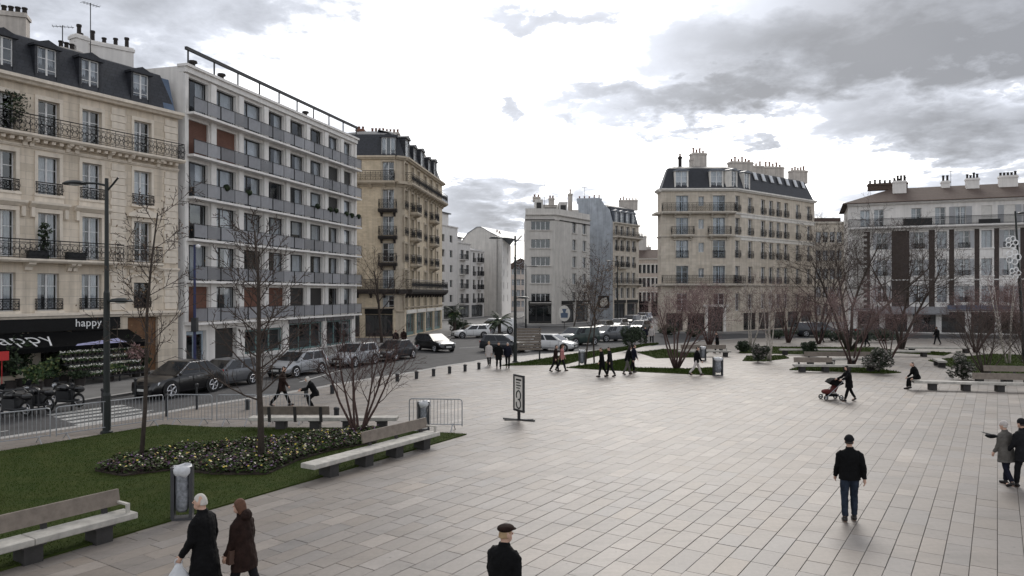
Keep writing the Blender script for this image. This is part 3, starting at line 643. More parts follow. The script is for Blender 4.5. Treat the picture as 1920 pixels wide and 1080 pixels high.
    side(b, R1, R1 - f.n * 12, 0, 16.4, 'grey_wall'); side(b, R1 - f.n * 12, L0 - f.n * 12, 0, 16.4, 'grey_wall'); side(b, L0 - f.n * 12, L0, 0, 16.4, 'grey_wall')
    def roofpt(u, back): t = f.s_u(u); p = f.A + f.d * t - f.n * back; return p
    chimney(b, U(14, 41.8), 17.9, 2.0, .8, 2.75, 6, 'stack_render', .35, 'pot_dark')
    p = roofpt(268, 4); chimney(b, p, 18.2, 3.3, .7, 2.6, 5, 'white_render', f.rz - .35, 'pot_dark')
    p = roofpt(214, 3.6); chimney(b, p, 18.6, .75, .75, 2.1, 1, 'white_render', f.rz, 'pot_dark'); p = roofpt(192, 3.4); chimney(b, p, 18.7, 1.3, .6, .9, 4, 'stack_render', f.rz, 'pot_dark')
    aerial(b, roofpt(176, 3.2), 18.9, 2.0); aerial(b, roofpt(232, 3.4), 18.9, 4.0, 1.1)
    # planting on the balconies
    rs = random.Random(2)
    for u, z, hh, w in ((20, 13.35, 2.0, .7), (75, 6.7, 1.9, .25)):
        mb = MB(); t = f.s_u(u)
        for i in range(260):
            q = Vector((rs.gauss(0, w * .45), -.45 + rs.gauss(0, .13), rs.random() ** .8 * hh)); d = Vector((rs.gauss(0, 1), rs.gauss(0, 1), rs.gauss(0, 1))).normalized(); e2 = d.orthogonal() * .06
            mb.add([q - e2, q + d * .1, q + e2, q - d * .1], [(0, 1, 2, 3)])
        o = obj('balcony_plant', mb, 'dark_leaf', None, (f.A.x + f.d.x * t, f.A.y + f.d.y * t, z), f.rz); o['label'] = 'bushy climbing plant on the upper balcony of the limestone house' if hh == 2 else 'tall thin potted plant on the lower balcony of the limestone house'; o['category'] = 'plant'
    for u in (62, 133):
        t = f.s_u(u); o = obj('planter_box', MB().box(-.5, .5, -.62, -.3, 0, .42).box(-.53, .53, -.65, -.27, .38, .43), 'dark_metal', None, (f.A.x + f.d.x * t, f.A.y + f.d.y * t, 6.66), f.rz)
        tag(o, 'dark planter box on the lower balcony, %s' % ('below the thin potted plant' if u == 62 else 'between two window columns near the lamp post'), 'planter')
    # ---- shop: fascia, awning, lettering, windows
    e = cols[-2] + 1.6; cx = e / 2
    fa = f.put('shop_fascia', MB().box(0, e, -.2, .02, 2.72, 3.4), 'fascia')
    aw = f.put('awning', MB().extrude_yz([(-.2, 2.66), (-2.1, 1.98), (-2.1, 1.93), (-.2, 2.6)][::-1], .3, e + .5).box(.3, e + .5, -2.12, -2.09, 1.72, 1.98), 'awning')
    def word(txt, size, t, z, d, tilt, parent, ext=.01, material='letter_white', squash=1, thin=0):
        cu = bpy.data.curves.new('lettering', 'FONT'); cu.body = txt; cu.size = size; cu.extrude = ext; cu.align_x = 'CENTER'; cu.space_character = 1.05; cu.offset = thin
        tmp = bpy.data.objects.new('lettering_tmp', cu); COL.objects.link(tmp); dg = bpy.context.evaluated_depsgraph_get(); me = bpy.data.meshes.new_from_object(tmp.evaluated_get(dg)); bpy.data.objects.remove(tmp)
        me.transform(Matrix.Scale(squash, 4, (0, 1, 0))); me.transform(Matrix.Rotation(R(90) - tilt, 4, 'X')); me.materials.clear(); me.materials.append(MT[material])
        me.transform(Matrix.Translation((t, d, z))); return f.put('lettering', me, None, parent=parent)
    tl = math.atan2(1.9, .68)
    Ao = f.A + f.n * 1.6; kk = (42 - 960) / F; word('happy', 1.42, (kk * Ao.y - Ao.x) / (f.d.x - kk * f.d.y), 2.19, -1.58, tl, aw, .012, squash=1.3, thin=-.022)
    word('happy', .62, f.s_u(162), 2.92, -.215, 0, fa)
    f.put('banner', MB().add([(0, -2.13, 1.98), (2.9, -2.13, 2.02), (2.75, -1.55, 2.24), (.2, -1.95, 2.06)], [(0, 1, 2, 3)]), 'banner', f.s_u(100), 0, -.02)
    for c in cols[:-1]:
        o = f.put('shop_window', MB().box(-1.25, 1.25, .2, .28, .45, .55).box(-1.25, 1.25, .2, .28, 2.65, 2.75).box(-1.25, -1.15, .2, .28, .55, 2.65).box(1.15, 1.25, .2, .28, .55, 2.65).box(-.05, .05, .2, .28, .55, 2.65), 'dark_frame', c, 0)
        f.put('pane', MB().box(-1.16, 1.16, .23, .24, .54, 2.66), 'glass', parent=o)
    return b, f
florist, FF = house_florist()

# ---------------------------------------------------------------- white slab block with balcony rows
def white_block():
    A = Vector((-21.35, 48.0)); B = Vector((-15.1, 71.2))
    b = thing('apartment_block', 'white modern apartment block with rows of grey panelled balconies', 'building', (A.x, A.y, 0)); f = Fac(b, A, B); L = f.L
    st, z1 = 2.75, 2.87; edges = [f.s_u(u) for u in (334, 398, 453, 497, 538, 577, 611, 640, 664)]; edges[-1] = L - .05
    holes = []; bays = []; wu = [(345, 391), (404, 443), (456, 492), (501, 533), (542, 571), (580, 605), (615, 635), (644, 659)]
    for u0, u1 in wu: a, c = f.s_u(u0), f.s_u(u1); bays.append(((a + c) / 2, c - a))
    edges = [.12] + [(f.s_u(wu[i][1]) + f.s_u(wu[i + 1][0])) / 2 for i in range(7)] + [L - .05]
    for k in range(6):
        for c, w in bays: holes.append((c - w / 2, c + w / 2, z1 + st * k + .04, z1 + st * k + 2.38))
    gh = [(bays[0][0] - 1.0, bays[0][0] + 1.0, 0, 2.3), (bays[1][0] - 1.2, bays[1][0] + 1.2, 0, 2.35), (bays[2][0] - 1.0, bays[3][0] + 1.0, .3, 2.1), (bays[4][0] - 1.2, bays[5][0] + 1.2, .1, 2.35), (bays[6][0] - 1.2, bays[7][0] + .9, .1, 2.35)]
    f.wall(-.1, 19.2, holes + gh, 'white_render', .45)
    rs = random.Random(8)
    for k in range(6):
        z = z1 + st * k
        for i, (c, w) in enumerate(bays):
            brown = (k, i) in ((4, 0), (4, 1), (0, 0), (0, 2), (0, 3)); dark = (k, i) in ((4, 7), (3, 6), (4, 6), (0, 4), (0, 5))
            if brown or dark:
                mb = MB(); n = 22
                for q in range(n): mb.box(-w / 2, w / 2, .16, .19, q * 2.34 / n, (q + .88) * 2.34 / n)
                mb.box(-w / 2, w / 2, .185, .2, 0, 2.34)
                f.put('roller_blind', mb, 'blind_brown' if brown else 'dark_frame', c, z + .04)
            else:
                window(f, c, z + .04, w, 2.34, 'dark_frame', 'slide', rec=.26, cur=rs.choice((0, 1, 2, 1, 1, 3, 4, 2)))
        mb = MB().box(edges[0], L - .02, -.72, .02, z - .15, z)
        o = f.put('balcony_slab', mb, 'white_trim')
        for i in range(8):                                    # parapet panels on dark posts
            a, c = edges[i] + .04, edges[i + 1] - .02; n = 2 if c - a > 2.2 else 1
            for q in range(n):
                x0 = a + (c - a) * q / n; x1 = a + (c - a) * (q + 1) / n; ww = x1 - x0
                f.put('balcony_panel', cached(('balcony_panel', round(ww, 2)), lambda: MB().box(.03, ww - .03, -.7, -.68, .1, .92), 'rail_panel'), None, x0, z)
            f.put('balcony_rail', MB().box(a, c, -.715, -.665, .94, .98).box(a - .01, a + .03, -.71, -.675, 0, .94).box(c - .04, c, -.71, -.675, 0, .94).box((a + c) / 2 - .02, (a + c) / 2 + .02, -.71, -.675, 0, .94), 'dark_metal', 0, z)
        if k == 3 or k == 2:
            for i in ((1, 2) if k == 3 else ()):
                pass
    for i in range(9):                                        # piers standing proud of the glass line
        e = edges[i]; w = .28 if 0 < i < 8 else .2
        f.put('pier', MB().box(max(0, e - w), min(L, e + w), -.16, .02, 2.9, 19.1), 'white_trim')
    f.put('parapet', MB().box(-.02, L + .05, -.25, .35, 19.2, 19.55).box(-.1, L + .12, -.4, .4, 19.55, 19.72), 'white_trim')
    f.put('roof_rail', MB().box(-.02, L + .02, -.3, -.12, 20.62, 20.82), 'dark_metal')
    for i in range(10): f.put('rail_post', cached(('rail_post',), lambda: MB().box(-.04, .04, -.25, -.17, 0, .92), 'dark_metal'), None, .2 + i * (L - .4) / 9, 19.71)
    for t in (1.3, 4.3, 15.5): f.put('roof_vent', MB().lathe([(.16, 0), (.16, .45), (.3, .47), (.28, .6), (.05, .66)], 8), 'pot_dark', t, 19.7, .3)
    poly = [A, B, B - f.n * 12, A - f.n * 12]; roof_loft(b, poly, [(0, 19.2), (.1, 19.5)], 'zinc')
    side(b, B, B - f.n * 12, 0, 19.6, 'white_render'); side(b, B - f.n * 12, A - f.n * 12, 0, 19.6, 'white_render'); side(b, A - f.n * 12, A, 0, 19.6, 'white_render')
    # ground floor: white-blue entrance, dark carriageway, panels, teal shopfronts
    c = bays[0][0]; d = f.put('door', MB().box(-.95, .95, .25, .3, 2.05, 2.25).box(-.95, -.85, .25, .32, 0, 2.05).box(.85, .95, .25, .32, 0, 2.05).box(-.06, .06, .25, .32, 0, 2.05).box(-.85, -.06, .25, .3, 0, .25).box(.06, .85, .25, .3, 0, .25), 'bluish_frame', c, 0); f.put('pane', MB().box(-.86, .86, .27, .28, .25, 2.06), 'glass', parent=d)
    f.put('garage_door', MB().box(-1.18, 1.18, .32, .4, 0, 2.33), 'dark_frame', bays[1][0], 0)
    for t0, t1, zz in ((bays[2][0] - 1, bays[3][0] + 1, .3), (bays[4][0] - 1.2, bays[5][0] + 1.2, .1), (bays[6][0] - 1.2, bays[7][0] + .9, .1)):
        n = 3; h = 2.05 if zz == .3 else 2.3; w = t1 - t0
        mb = MB()
        for i in range(n + 1): x = w * i / n; mb.box(max(0, x - .06), min(w, x + .06), .2, .28, zz, h)
        mb.box(0, w, .2, .27, h - .1, h); mb.box(0, w, .2, .27, zz, zz + .15)
        o = f.put('shopfront', mb, 'teal_frame', t0, 0); f.put('pane', MB().box(.02, w - .02, .23, .24, zz + .1, h - .05), 'glass', parent=o)
    f.put('shop_sign', MB().box(bays[4][0] - 1.3, bays[5][0] + 1.3, -.16, .01, 2.36, 2.66), 'shop_grey'); f.put('shop_sign', MB().box(bays[6][0] - 1.3, bays[7][0] + 1.0, -.16, .01, 2.36, 2.66), 'shop_grey')
    # clipped ball plants on the rails
    for k, (u, v) in enumerate([(409, 352), (451, 361), (582, 387), (606, 393), (617, 395), (637, 401), (647, 404), (660, 406)]):
        t = f.s_u(u) ; p = f.A + f.d * t + f.n * .69; mb = MB(); q = random.Random(k)
        zz = Zv(v, p.y); mb.tube([(0, 0, -.28), (0, 0, 0)], .03, 5)
        for i in range(150):
            d = Vector((q.gauss(0, 1), q.gauss(0, 1), q.gauss(0, 1))).normalized(); e2 = d.orthogonal().normalized() * .07; w = d.cross(e2); c = d * q.uniform(.14, .24)
            mb.add([c - e2 - w, c + e2 - w, c + e2 + w, c - e2 + w], [(0, 1, 2, 3)])
        o = obj('ball_plant', mb, 'dark_leaf', None, (p.x, p.y, zz), 0); tag(o, 'clipped round dark plant on a white block balcony, %s from the left' % ['first', 'second', 'third', 'fourth', 'fifth', 'sixth', 'seventh', 'eighth'][k], 'plant', 'ball plants on the balcony rails')
    return b
white_block()
def grid(f, z0, z1, cols, rows, w, wall, frame='white_frame', kind='french', surround=None, sill=None, rail=None, extra=(), skip=(), shutter=None, cur=None, iron='iron'):
    """a face with a grid of windows; rows: (z, h), rail: style or None or {row: style}; skip: (col, row) pairs left blank"""
    hs = [(c - w / 2, c + w / 2, z, z + h) for i, c in enumerate(cols) for j, (z, h) in enumerate(rows) if (i, j) not in skip]
    f.wall(z0, z1, hs + list(extra), wall, .32)
    for i, c in enumerate(cols):
        for j, (z, h) in enumerate(rows):
            if (i, j) in skip: continue
            window(f, c, z, w, h, frame, kind, surround=surround, sill=sill, cur=cur)
            st = rail.get(j) if isinstance(rail, dict) else rail
            if st: railing(f, c, z + .02, w + .2, min(.9, h * .42), st, .12, material=iron)
            if shutter and h > 1.2:
                for sx in (-1, 1): louvre(f, c + sx * (w / 2 + w * .26), z, w * .5, h, shutter)
def shops(f, t0, t1, zt, n, frame='dark_frame', sign='shop_grey', signh=.55, z0=.1):
    """openings of a row of shopfronts (to be cut) and the fronts that fill them"""
    w = (t1 - t0) / n; hs = []
    for i in range(n):
        a, c = t0 + w * i + .3, t0 + w * (i + 1) - .3; hs.append((a, c, z0, zt)); q = c - a
        mb = MB().box(0, q, .2, .28, zt - .12, zt).box(0, q, .2, .28, z0, z0 + .35)
        for x in (0, q / 3, 2 * q / 3, q): mb.box(max(0, x - .05), min(q, x + .05), .2, .28, z0, zt)
        o = f.put('shopfront', mb, frame, a, 0); f.put('pane', MB().box(.02, q - .02, .235, .245, z0 + .3, zt - .05), 'glass', parent=o)
        if sign: f.put('shop_sign', MB().box(0, q, -.14, .02, zt + .06, zt + .06 + signh), sign, a, 0)
    return hs
# ---------------------------------------------------------------- ochre corner house
def house_ochre():
    A, B = Vector((-20, 80)), Vector((-12.6, 80)); C_ = Vector((-11.7, 80.6)); D_ = Vector((-9.45, 100))
    b = thing('corner_house', 'ochre brick corner house with slate mansard and dark stone balconies beyond the white block', 'building', (A.x, A.y, 0))
    f = Fac(b, A, B); g = Fac(b, C_, D_); k = Fac(b, B, C_)
    zs = [5.2, 8.1, 11.0, 13.9, 16.9]; rows = [(z + .1, 2.05) for z in zs]
    c = f.s_u(728); cl = 1.6
    hs = shops(f, .2, f.L, 2.5, 2, sign='fascia')
    grid(f, -.1, 19.4, [c], rows + [(3.0, 1.6)], 1.25, 'beige_brick', surround='beige_trim', extra=hs)
    gs = [g.s_u(u) for u in (761, 773, 784, 797, 808, 819)]
    hs = shops(g, .3, g.L - .3, 2.5, 4, 'teal_frame', sign='pale_band', signh=.4)
    grid(g, -.1, 19.4, gs, rows + [(3.0, 1.6)], 1.15, 'beige_brick', surround='beige_trim', extra=hs, rail={1: 'cross', 2: 'cross', 3: 'cross'})
    k.wall(-.1, 19.4, [], 'beige_trim')
    for ff, e in ((f, 0), (g, 0), (k, 0)):
        ff.band(19.3, .35, .5, 'beige_trim', name='cornice'); ff.band(16.35, .3, .25, 'beige_trim'); ff.band(2.75 if ff is k else 3.15, .18, .2, 'beige_trim'); ff.band(5.0, .2, .3, 'beige_trim')
    for zz, th in ((16.9, .3), (5.25, .5)):
        for ff in (f, g): balcony(ff, ff.L / 2, zz, ff.L - .02, .85, 1.05, 'cross', 'beige_trim' if zz > 10 else 'pot_dark', th, brackets=[i * 1.45 + .4 for i in range(int((ff.L - .4) / 1.45) + 1)])
        k.put('balcony', MB().box(0, k.L, -.8, .02, zz - th, zz - .004), 'beige_trim' if zz > 10 else 'pot_dark')
    for z in zs[1:4]: balcony(f, c, z, 2.0, .8, 1.0, 'cross', 'pot_dark', .35, brackets=[c - .7, c + .7])
    for i in (1, 4):                                          # projecting bays on the street side
        for z in zs[1:4]: balcony(g, gs[i], z, 2.4, .9, 1.0, 'cross', 'beige_trim', .3, brackets=[gs[i] - .8, gs[i] + .8])
    for i in (0, 2, 3, 5): g.put('pilaster', MB().box(-.2, .2, -.14, .02, 5.3, 16.3), 'beige_trim', gs[i] + (.95 if i in (0, 3) else -.95))
    poly = [A, B, C_, D_, D_ + Vector((-12, 3)), A + Vector((-2, 18))]
    roof_loft(b, poly, [(-.1, 19.6), (.05, 19.65), (.9, 22.2), (1.4, 22.4), (3.5, 23.1)], 'slate')
    dormer(f, c, 19.8, 1.5, 1.9, .05, 1.2, top='gable', wk='three')
    for i, u in enumerate((765, 779, 793, 806, 817)): dormer(g, g.s_u(u), 19.8, 1.2 if i % 2 else 1.5, 1.75 + .3 * (i % 2 == 0), .05, 1.3, top='gable')
    side(b, D_, D_ + Vector((-12, 3)), 0, 19.5, 'grey_wall'); side(b, A + Vector((-2, 18)), A, 0, 19.5, 'grey_wall')
    chimney(b, U(677, 86), 21.2, .9, 1.4, 2.6, 2, 'terracotta'); chimney(b, U(722, 87), 21.8, 3.4, .8, 1.9, 8, 'stack_render'); chimney(b, U(760, 92), 22, .8, 2.4, 1.4, 3); chimney(b, U(790, 98), 22, .8, 2.4, 1.4, 3)
    return b
house_ochre()
# ---------------------------------------------------------------- white houses down the side street
def street_house(name, label, a, c, top, cols, w, h, st, z1, n, wall, kind='two', rail=None, setback=None, frame='dark_frame', back=10, balc=(), roofm='zinc', sidem=None):
    b = thing(name, label, 'building', (a.x, a.y, 0)); f = Fac(b, a, c)
    cs = [f.s_u(u) if u > 20 else u for u in cols]
    hs = shops(f, .2, f.L - .2, 2.5, max(1, int(f.L / 5)), sign=None)
    grid(f, -.1, top, cs, [(z1 + st * i, h) for i in range(n)], w, wall, frame, kind, rail=rail, extra=hs)
    for i in range(n): 
        for t in balc: balcony(f, cs[t], z1 + st * i, w + 1.2, .8, .95, 'bars', wall, .16)
    f.band(top - .05, .28, .2, wall, name='cornice')
    d = c - a; nn = Vector((d.y, -d.x)).normalized(); poly = [a, c, c - nn * back, a - nn * back]
    if setback:
        q = poly_inset(poly, 1.3); roof_loft(b, poly, [(0, top), (.2, top + .05)], roofm)
        q = [Vector(p) for p in q]; o = Vector((b.location.x, b.location.y))
        obj('penthouse', MB().prism([(p.x - o.x, p.y - o.y) for p in q], top, top + setback), wall, b)
        q2 = poly_inset(poly, .9); obj('flat_roof', MB().prism([(p.x - o.x, p.y - o.y) for p in q2], top + setback, top + setback + .2), 'dark_metal', b)
    else: roof_loft(b, poly, [(-.05, top + .1), (.1, top + .3), (2, top + .8)], roofm)
    side(b, c, c - nn * back, 0, top, sidem or wall); side(b, a - nn * back, a, 0, top, sidem or wall); side(b, c - nn * back, a - nn * back, 0, top, sidem or wall)
    return b, f
wd = (U(908, 152) - U(824, 132)).normalized(); w0 = U(824, 132)
def on(u):
    k = (u - 960) / F; t = (k * w0.y - w0.x) / (wd.x - k * wd.y); return w0 + wd * t
w0b = w0 - wd * 5
b1, f1 = street_house('apartment_block', 'tall white flats with set-back top floor next to the ochre corner house', w0b, on(858), 17.0, (831, 846), 1.3, 1.3, 2.75, 3.2, 5, 'white_render', setback=2.6, kind='three')
b2, f2 = street_house('apartment_block', 'white flats with dark balconies in the middle of the side street row', on(858) + wd * .1, on(882), 14.3, (867, 877), 1.5, 1.8, 2.8, 2.9, 4, 'white_render', balc=(0,), setback=1.2)
b3, f3 = street_house('apartment_block', 'narrow white house with stacked dark balconies beside the grey gable', on(882) + wd * .1, on(907), 13.2, (889, 898, 904), 1.1, 1.9, 2.7, 2.9, 4, 'white_render', rail='bars', balc=(1,))
def gable_house():
    A, B = U(862, 158), U(940, 154); C_ = U(958, 180)
    b = thing('gabled_house', 'grey blank gable wall with curved roof closing the row of white flats', 'building', (A.x, A.y, 0)); f = Fac(b, A, B); g = Fac(b, B, C_)
    zt = Zv(444, 155); L = f.L; pk = Zv(426, 156)
    pts = [(0, -.1), (L, -.1), (L, zt - .3), (L * .93, zt), (L * .72, pk - 1.1), (L * .52, pk), (L * .42, pk), (L * .2, pk - 1.2), (0, zt - 1.4)]
    f.put('gable_wall', MB().extrude_xz(pts, 0, .4), 'cream_wall')
    grid(g, -.1, zt - .3, [g.s_u(944.5), g.s_u(952)], [(3 + 2.75 * i, 1.5) for i in range(5)], 1.3, 'white_render', 'dark_frame', 'two')
    d = Vector((0, 24)); rf = [(p[0], p[1] + .12) for p in pts[2:]]; rf = rf + [(p[0], p[1]) for p in pts[2:]][::-1]
    f.put('roof', MB().extrude_xz(rf[::-1], -.15, 24), 'zinc')
    chimney(b, U(932, 160), zt - .4, 1.6, .7, 1.6, 3)
    return b
gable_house()
def far_house():
    A, B = U(946, 205), U(996, 205); b = thing('terraced_house', 'distant rose-grey house with sloped roof in the gap between the white buildings', 'building', (A.x, A.y, 0)); f = Fac(b, A, B)
    grid(f, -.1, 11.5, [f.s_u(u) for u in (963, 972, 981)], [(1 + 3 * i, 1.7) for i in range(4)], 1.0, 'rose_wall')
    L = f.L; f.put('roof', MB().extrude_xz([(-.2, 11.5), (L + .2, 11.5), (L + .2, 13), (L * .6, 14.6), (-.2, 11.9)], -.2, 8), 'brown_tile')
    b = thing('terraced_house', 'low distant tiled house behind the palms, left of the rose-grey one', 'building', (*U(915, 230), 0)); f = Fac(b, U(915, 230), U(948, 230))
    grid(f, -.1, 9, [f.s_u(u) for u in (924, 932, 940)], [(1 + 2.9 * i, 1.6) for i in range(3)], 1.0, 'cream_wall'); f.put('roof', MB().extrude_xz([(-.2, 9), (f.L + .2, 9), (f.L * .5, 11)], -.2, 8), 'brown_tile')
far_house()
# ---------------------------------------------------------------- white corner block (flat front, four-light windows)
def white_corner():
    A, B = U(985, 115), U(1040, 115); B2 = U(1048, 115.8); C_ = U(1106, 124)
    b = thing('apartment_block', 'cream 1930s corner block with wide four-light windows and roof terraces', 'building', (A.x, A.y, 0)); f = Fac(b, A, B); k = Fac(b, B, B2); g = Fac(b, B2, C_)
    rows = [(Zv(v, 115), 1.38) for v in (431, 465, 498, 531, 567)]; top = Zv(404, 115)
    c = f.s_u(1013.5); W = 2.95
    hs = shops(f, .2, f.L - .2, 3.0, 1, sign='fascia')
    f.wall(-.1, top, [(c - W / 2, c + W / 2, z, z + h) for z, h in rows] + hs, 'cream_wall')
    for z, h in rows: window(f, c, z, W, h, 'white_frame', 'four', cur=0, sill='cream_wall')
    k.wall(-.1, top, [], 'cream_wall')
    hs = shops(g, .5, g.L - .2, 3.0, 2, sign='fascia')
    grid(g, -.1, top, [g.s_u(u) for u in (1077, 1096)], [(z - .1, 1.75) for z, h in rows], 1.3, 'cream_wall', 'white_frame', 'two', sill='cream_wall', extra=hs)
    for ff in (f, k, g): ff.band(top - .02, .22, .3, 'cream_wall', name='cornice'); ff.band(top - .75, .14, .12, 'pot_dark' if ff is not k else 'cream_wall'); ff.put('parapet', MB().box(.02, ff.L - .02, -.02, .2, top + .2, top + 1.1), 'cream_wall')
    poly = [A, B, B2, C_, C_ + Vector((-4, 9)), A + Vector((0, 12))]; roof_loft(b, poly, [(0, top), (.2, top + .05)], 'zinc')
    o = Vector((b.location.x, b.location.y))
    for u0, u1, Y, h in ((1003, 1018, 118, 2.9), (1018, 1045, 120, 2.3), (1048, 1064, 119, 2.6), (1066, 1085, 124, 1.9)):
        p, q = U(u0, Y), U(u1, Y); obj('penthouse', MB().box(p.x - o.x, q.x - o.x, p.y - o.y, p.y - o.y + 4, top, top + h), 'cream_wall', b); obj('penthouse_window', MB().box(p.x - o.x + .25, q.x - o.x - .25, p.y - o.y - .03, p.y - o.y + .02, top + .9, top + h - .5), 'dark_frame', b)
    chimney(b, U(1069, 121), top, .7, .7, 4.2, 1); chimney(b, U(1034, 119), top + 2, .9, .6, 1.2, 2); chimney(b, U(1006, 119), top + 2.6, 1.2, .6, .8, 2); aerial(b, U(1021, 120), top + 2, 4)
    side(b, A + Vector((0, 12)), A, 0, top, 'cream_wall'); side(b, C_, C_ + Vector((-4, 9)), 0, top, 'cream_wall')
white_corner()
# ---------------------------------------------------------------- Haussmann house with blank blue-grey side
def blue_side_house():
    A, B = U(1084, 133), U(1149, 131); C_ = U(1198, 138)
    b = thing('apartment_house', 'narrow mansard house with tall blank blue-grey side wall', 'building', (A.x, A.y, 0)); f = Fac(b, A, B); g = Fac(b, B, C_)
    zc = Zv(418, 131); zt = Zv(371, 132); L = f.L
    f.put('side_wall', MB().extrude_xz([(0, -.1), (L, -.1), (L, zc), (L * .9, zc + 2.4), (L * .75, zc + 3.4), (L * .62, zt), (0, zt)], 0, .4), 'blue_grey_wall')
    cs = [g.s_u(u) for u in (1156, 1166, 1177, 1188)]
    hs = shops(g, .2, g.L - .2, 3.0, 2, sign='fascia')
    grid(g, -.1, zc, cs, [(3.9, 1.9), (6.6, 2), (9.5, 2), (12.4, 2), (15.3, 1.6)], 1.1, 'tan_stone', surround='tan_trim', rail={2: 'cross', 3: 'cross'}, extra=hs)
    for z in (6.5, 15.0): balcony(g, g.L / 2, z, g.L, .9, 1.0, 'cross', 'tan_trim', .25, brackets=[.4, 2, 4, g.L - .4])
    balcony(g, cs[1], 9.45, 3, .8, 1, 'cross', 'tan_trim', .25); g.band(zc - .1, .3, .45, 'tan_trim', name='cornice')
    poly = [A + Vector((0, .4)), B + Vector((0, .4)), C_, C_ + Vector((-3, 9)), A + Vector((0, 12))]
    roof_loft(b, poly, [(.05, zc), (.8, zc + 3.1), (2.2, zc + 3.6)], 'slate')
    for u in (1157, 1167, 1178, 1189): dormer(g, g.s_u(u), zc + .25, 1.1, 1.9, .1, 1.4, top='gable', house='zinc')
    chimney(b, U(1105, 136), zt - .5, 4.5, .8, .9, 5, 'blue_grey_wall'); chimney(b, U(1178, 140), zc + 3.2, 3.5, .8, 2.0, 6); aerial(b, U(1096, 134), zt, 2.2)
    # painted mural with a pale figure on the lower wall
    f.put('mural', MB().box(-1, 1, -.03, .01, 0, 2.2), 'trim_black', f.s_u(1132), 2.2)
    f.put('mural_patch', MB().extrude_xz([(-.6, .3), (.1, .2), (.75, .8), (.5, 1.9), (-.2, 1.7), (-.75, 1.2)], -.04, -.025), 'pale_band', f.s_u(1132), 2.2)
    side(b, C_, C_ + Vector((-3, 9)), 0, zc, 'tan_stone')
blue_side_house()
def rose_house():
    A, B = U(1192, 150), U(1245, 150); b = thing('terraced_house', 'low rose-cream house with tiled roof left of the big rounded corner building', 'building', (A.x, A.y, 0)); f = Fac(b, A, B)
    hs = shops(f, .2, f.L - .2, 2.6, 2, sign='fascia')
    grid(f, -.1, 11.7, [f.s_u(u) for u in (1200, 1208, 1216, 1224, 1232)], [(3.2, 1.8), (6.1, 1.8), (8.9, 1.7)], .8, 'rose_wall', 'dark_frame', 'two', extra=hs, surround='pale_band'); f.band(11.6, .3, .35, 'pale_band', name='cornice')
    f.put('roof', MB().extrude_yz([(-.4, 11.9), (5, 14), (10, 12)][::-1], -.1, f.L + .1), 'brown_tile'); f.band(5.6, .15, .12, 'pale_band')
    chimney(b, U(1204, 155), 12.2, 1.8, .8, 4.6, 3, 'cream_wall'); chimney(b, U(1213, 156), 12.2, 1.6, .8, 2.4, 2, 'cream_wall')
rose_house()
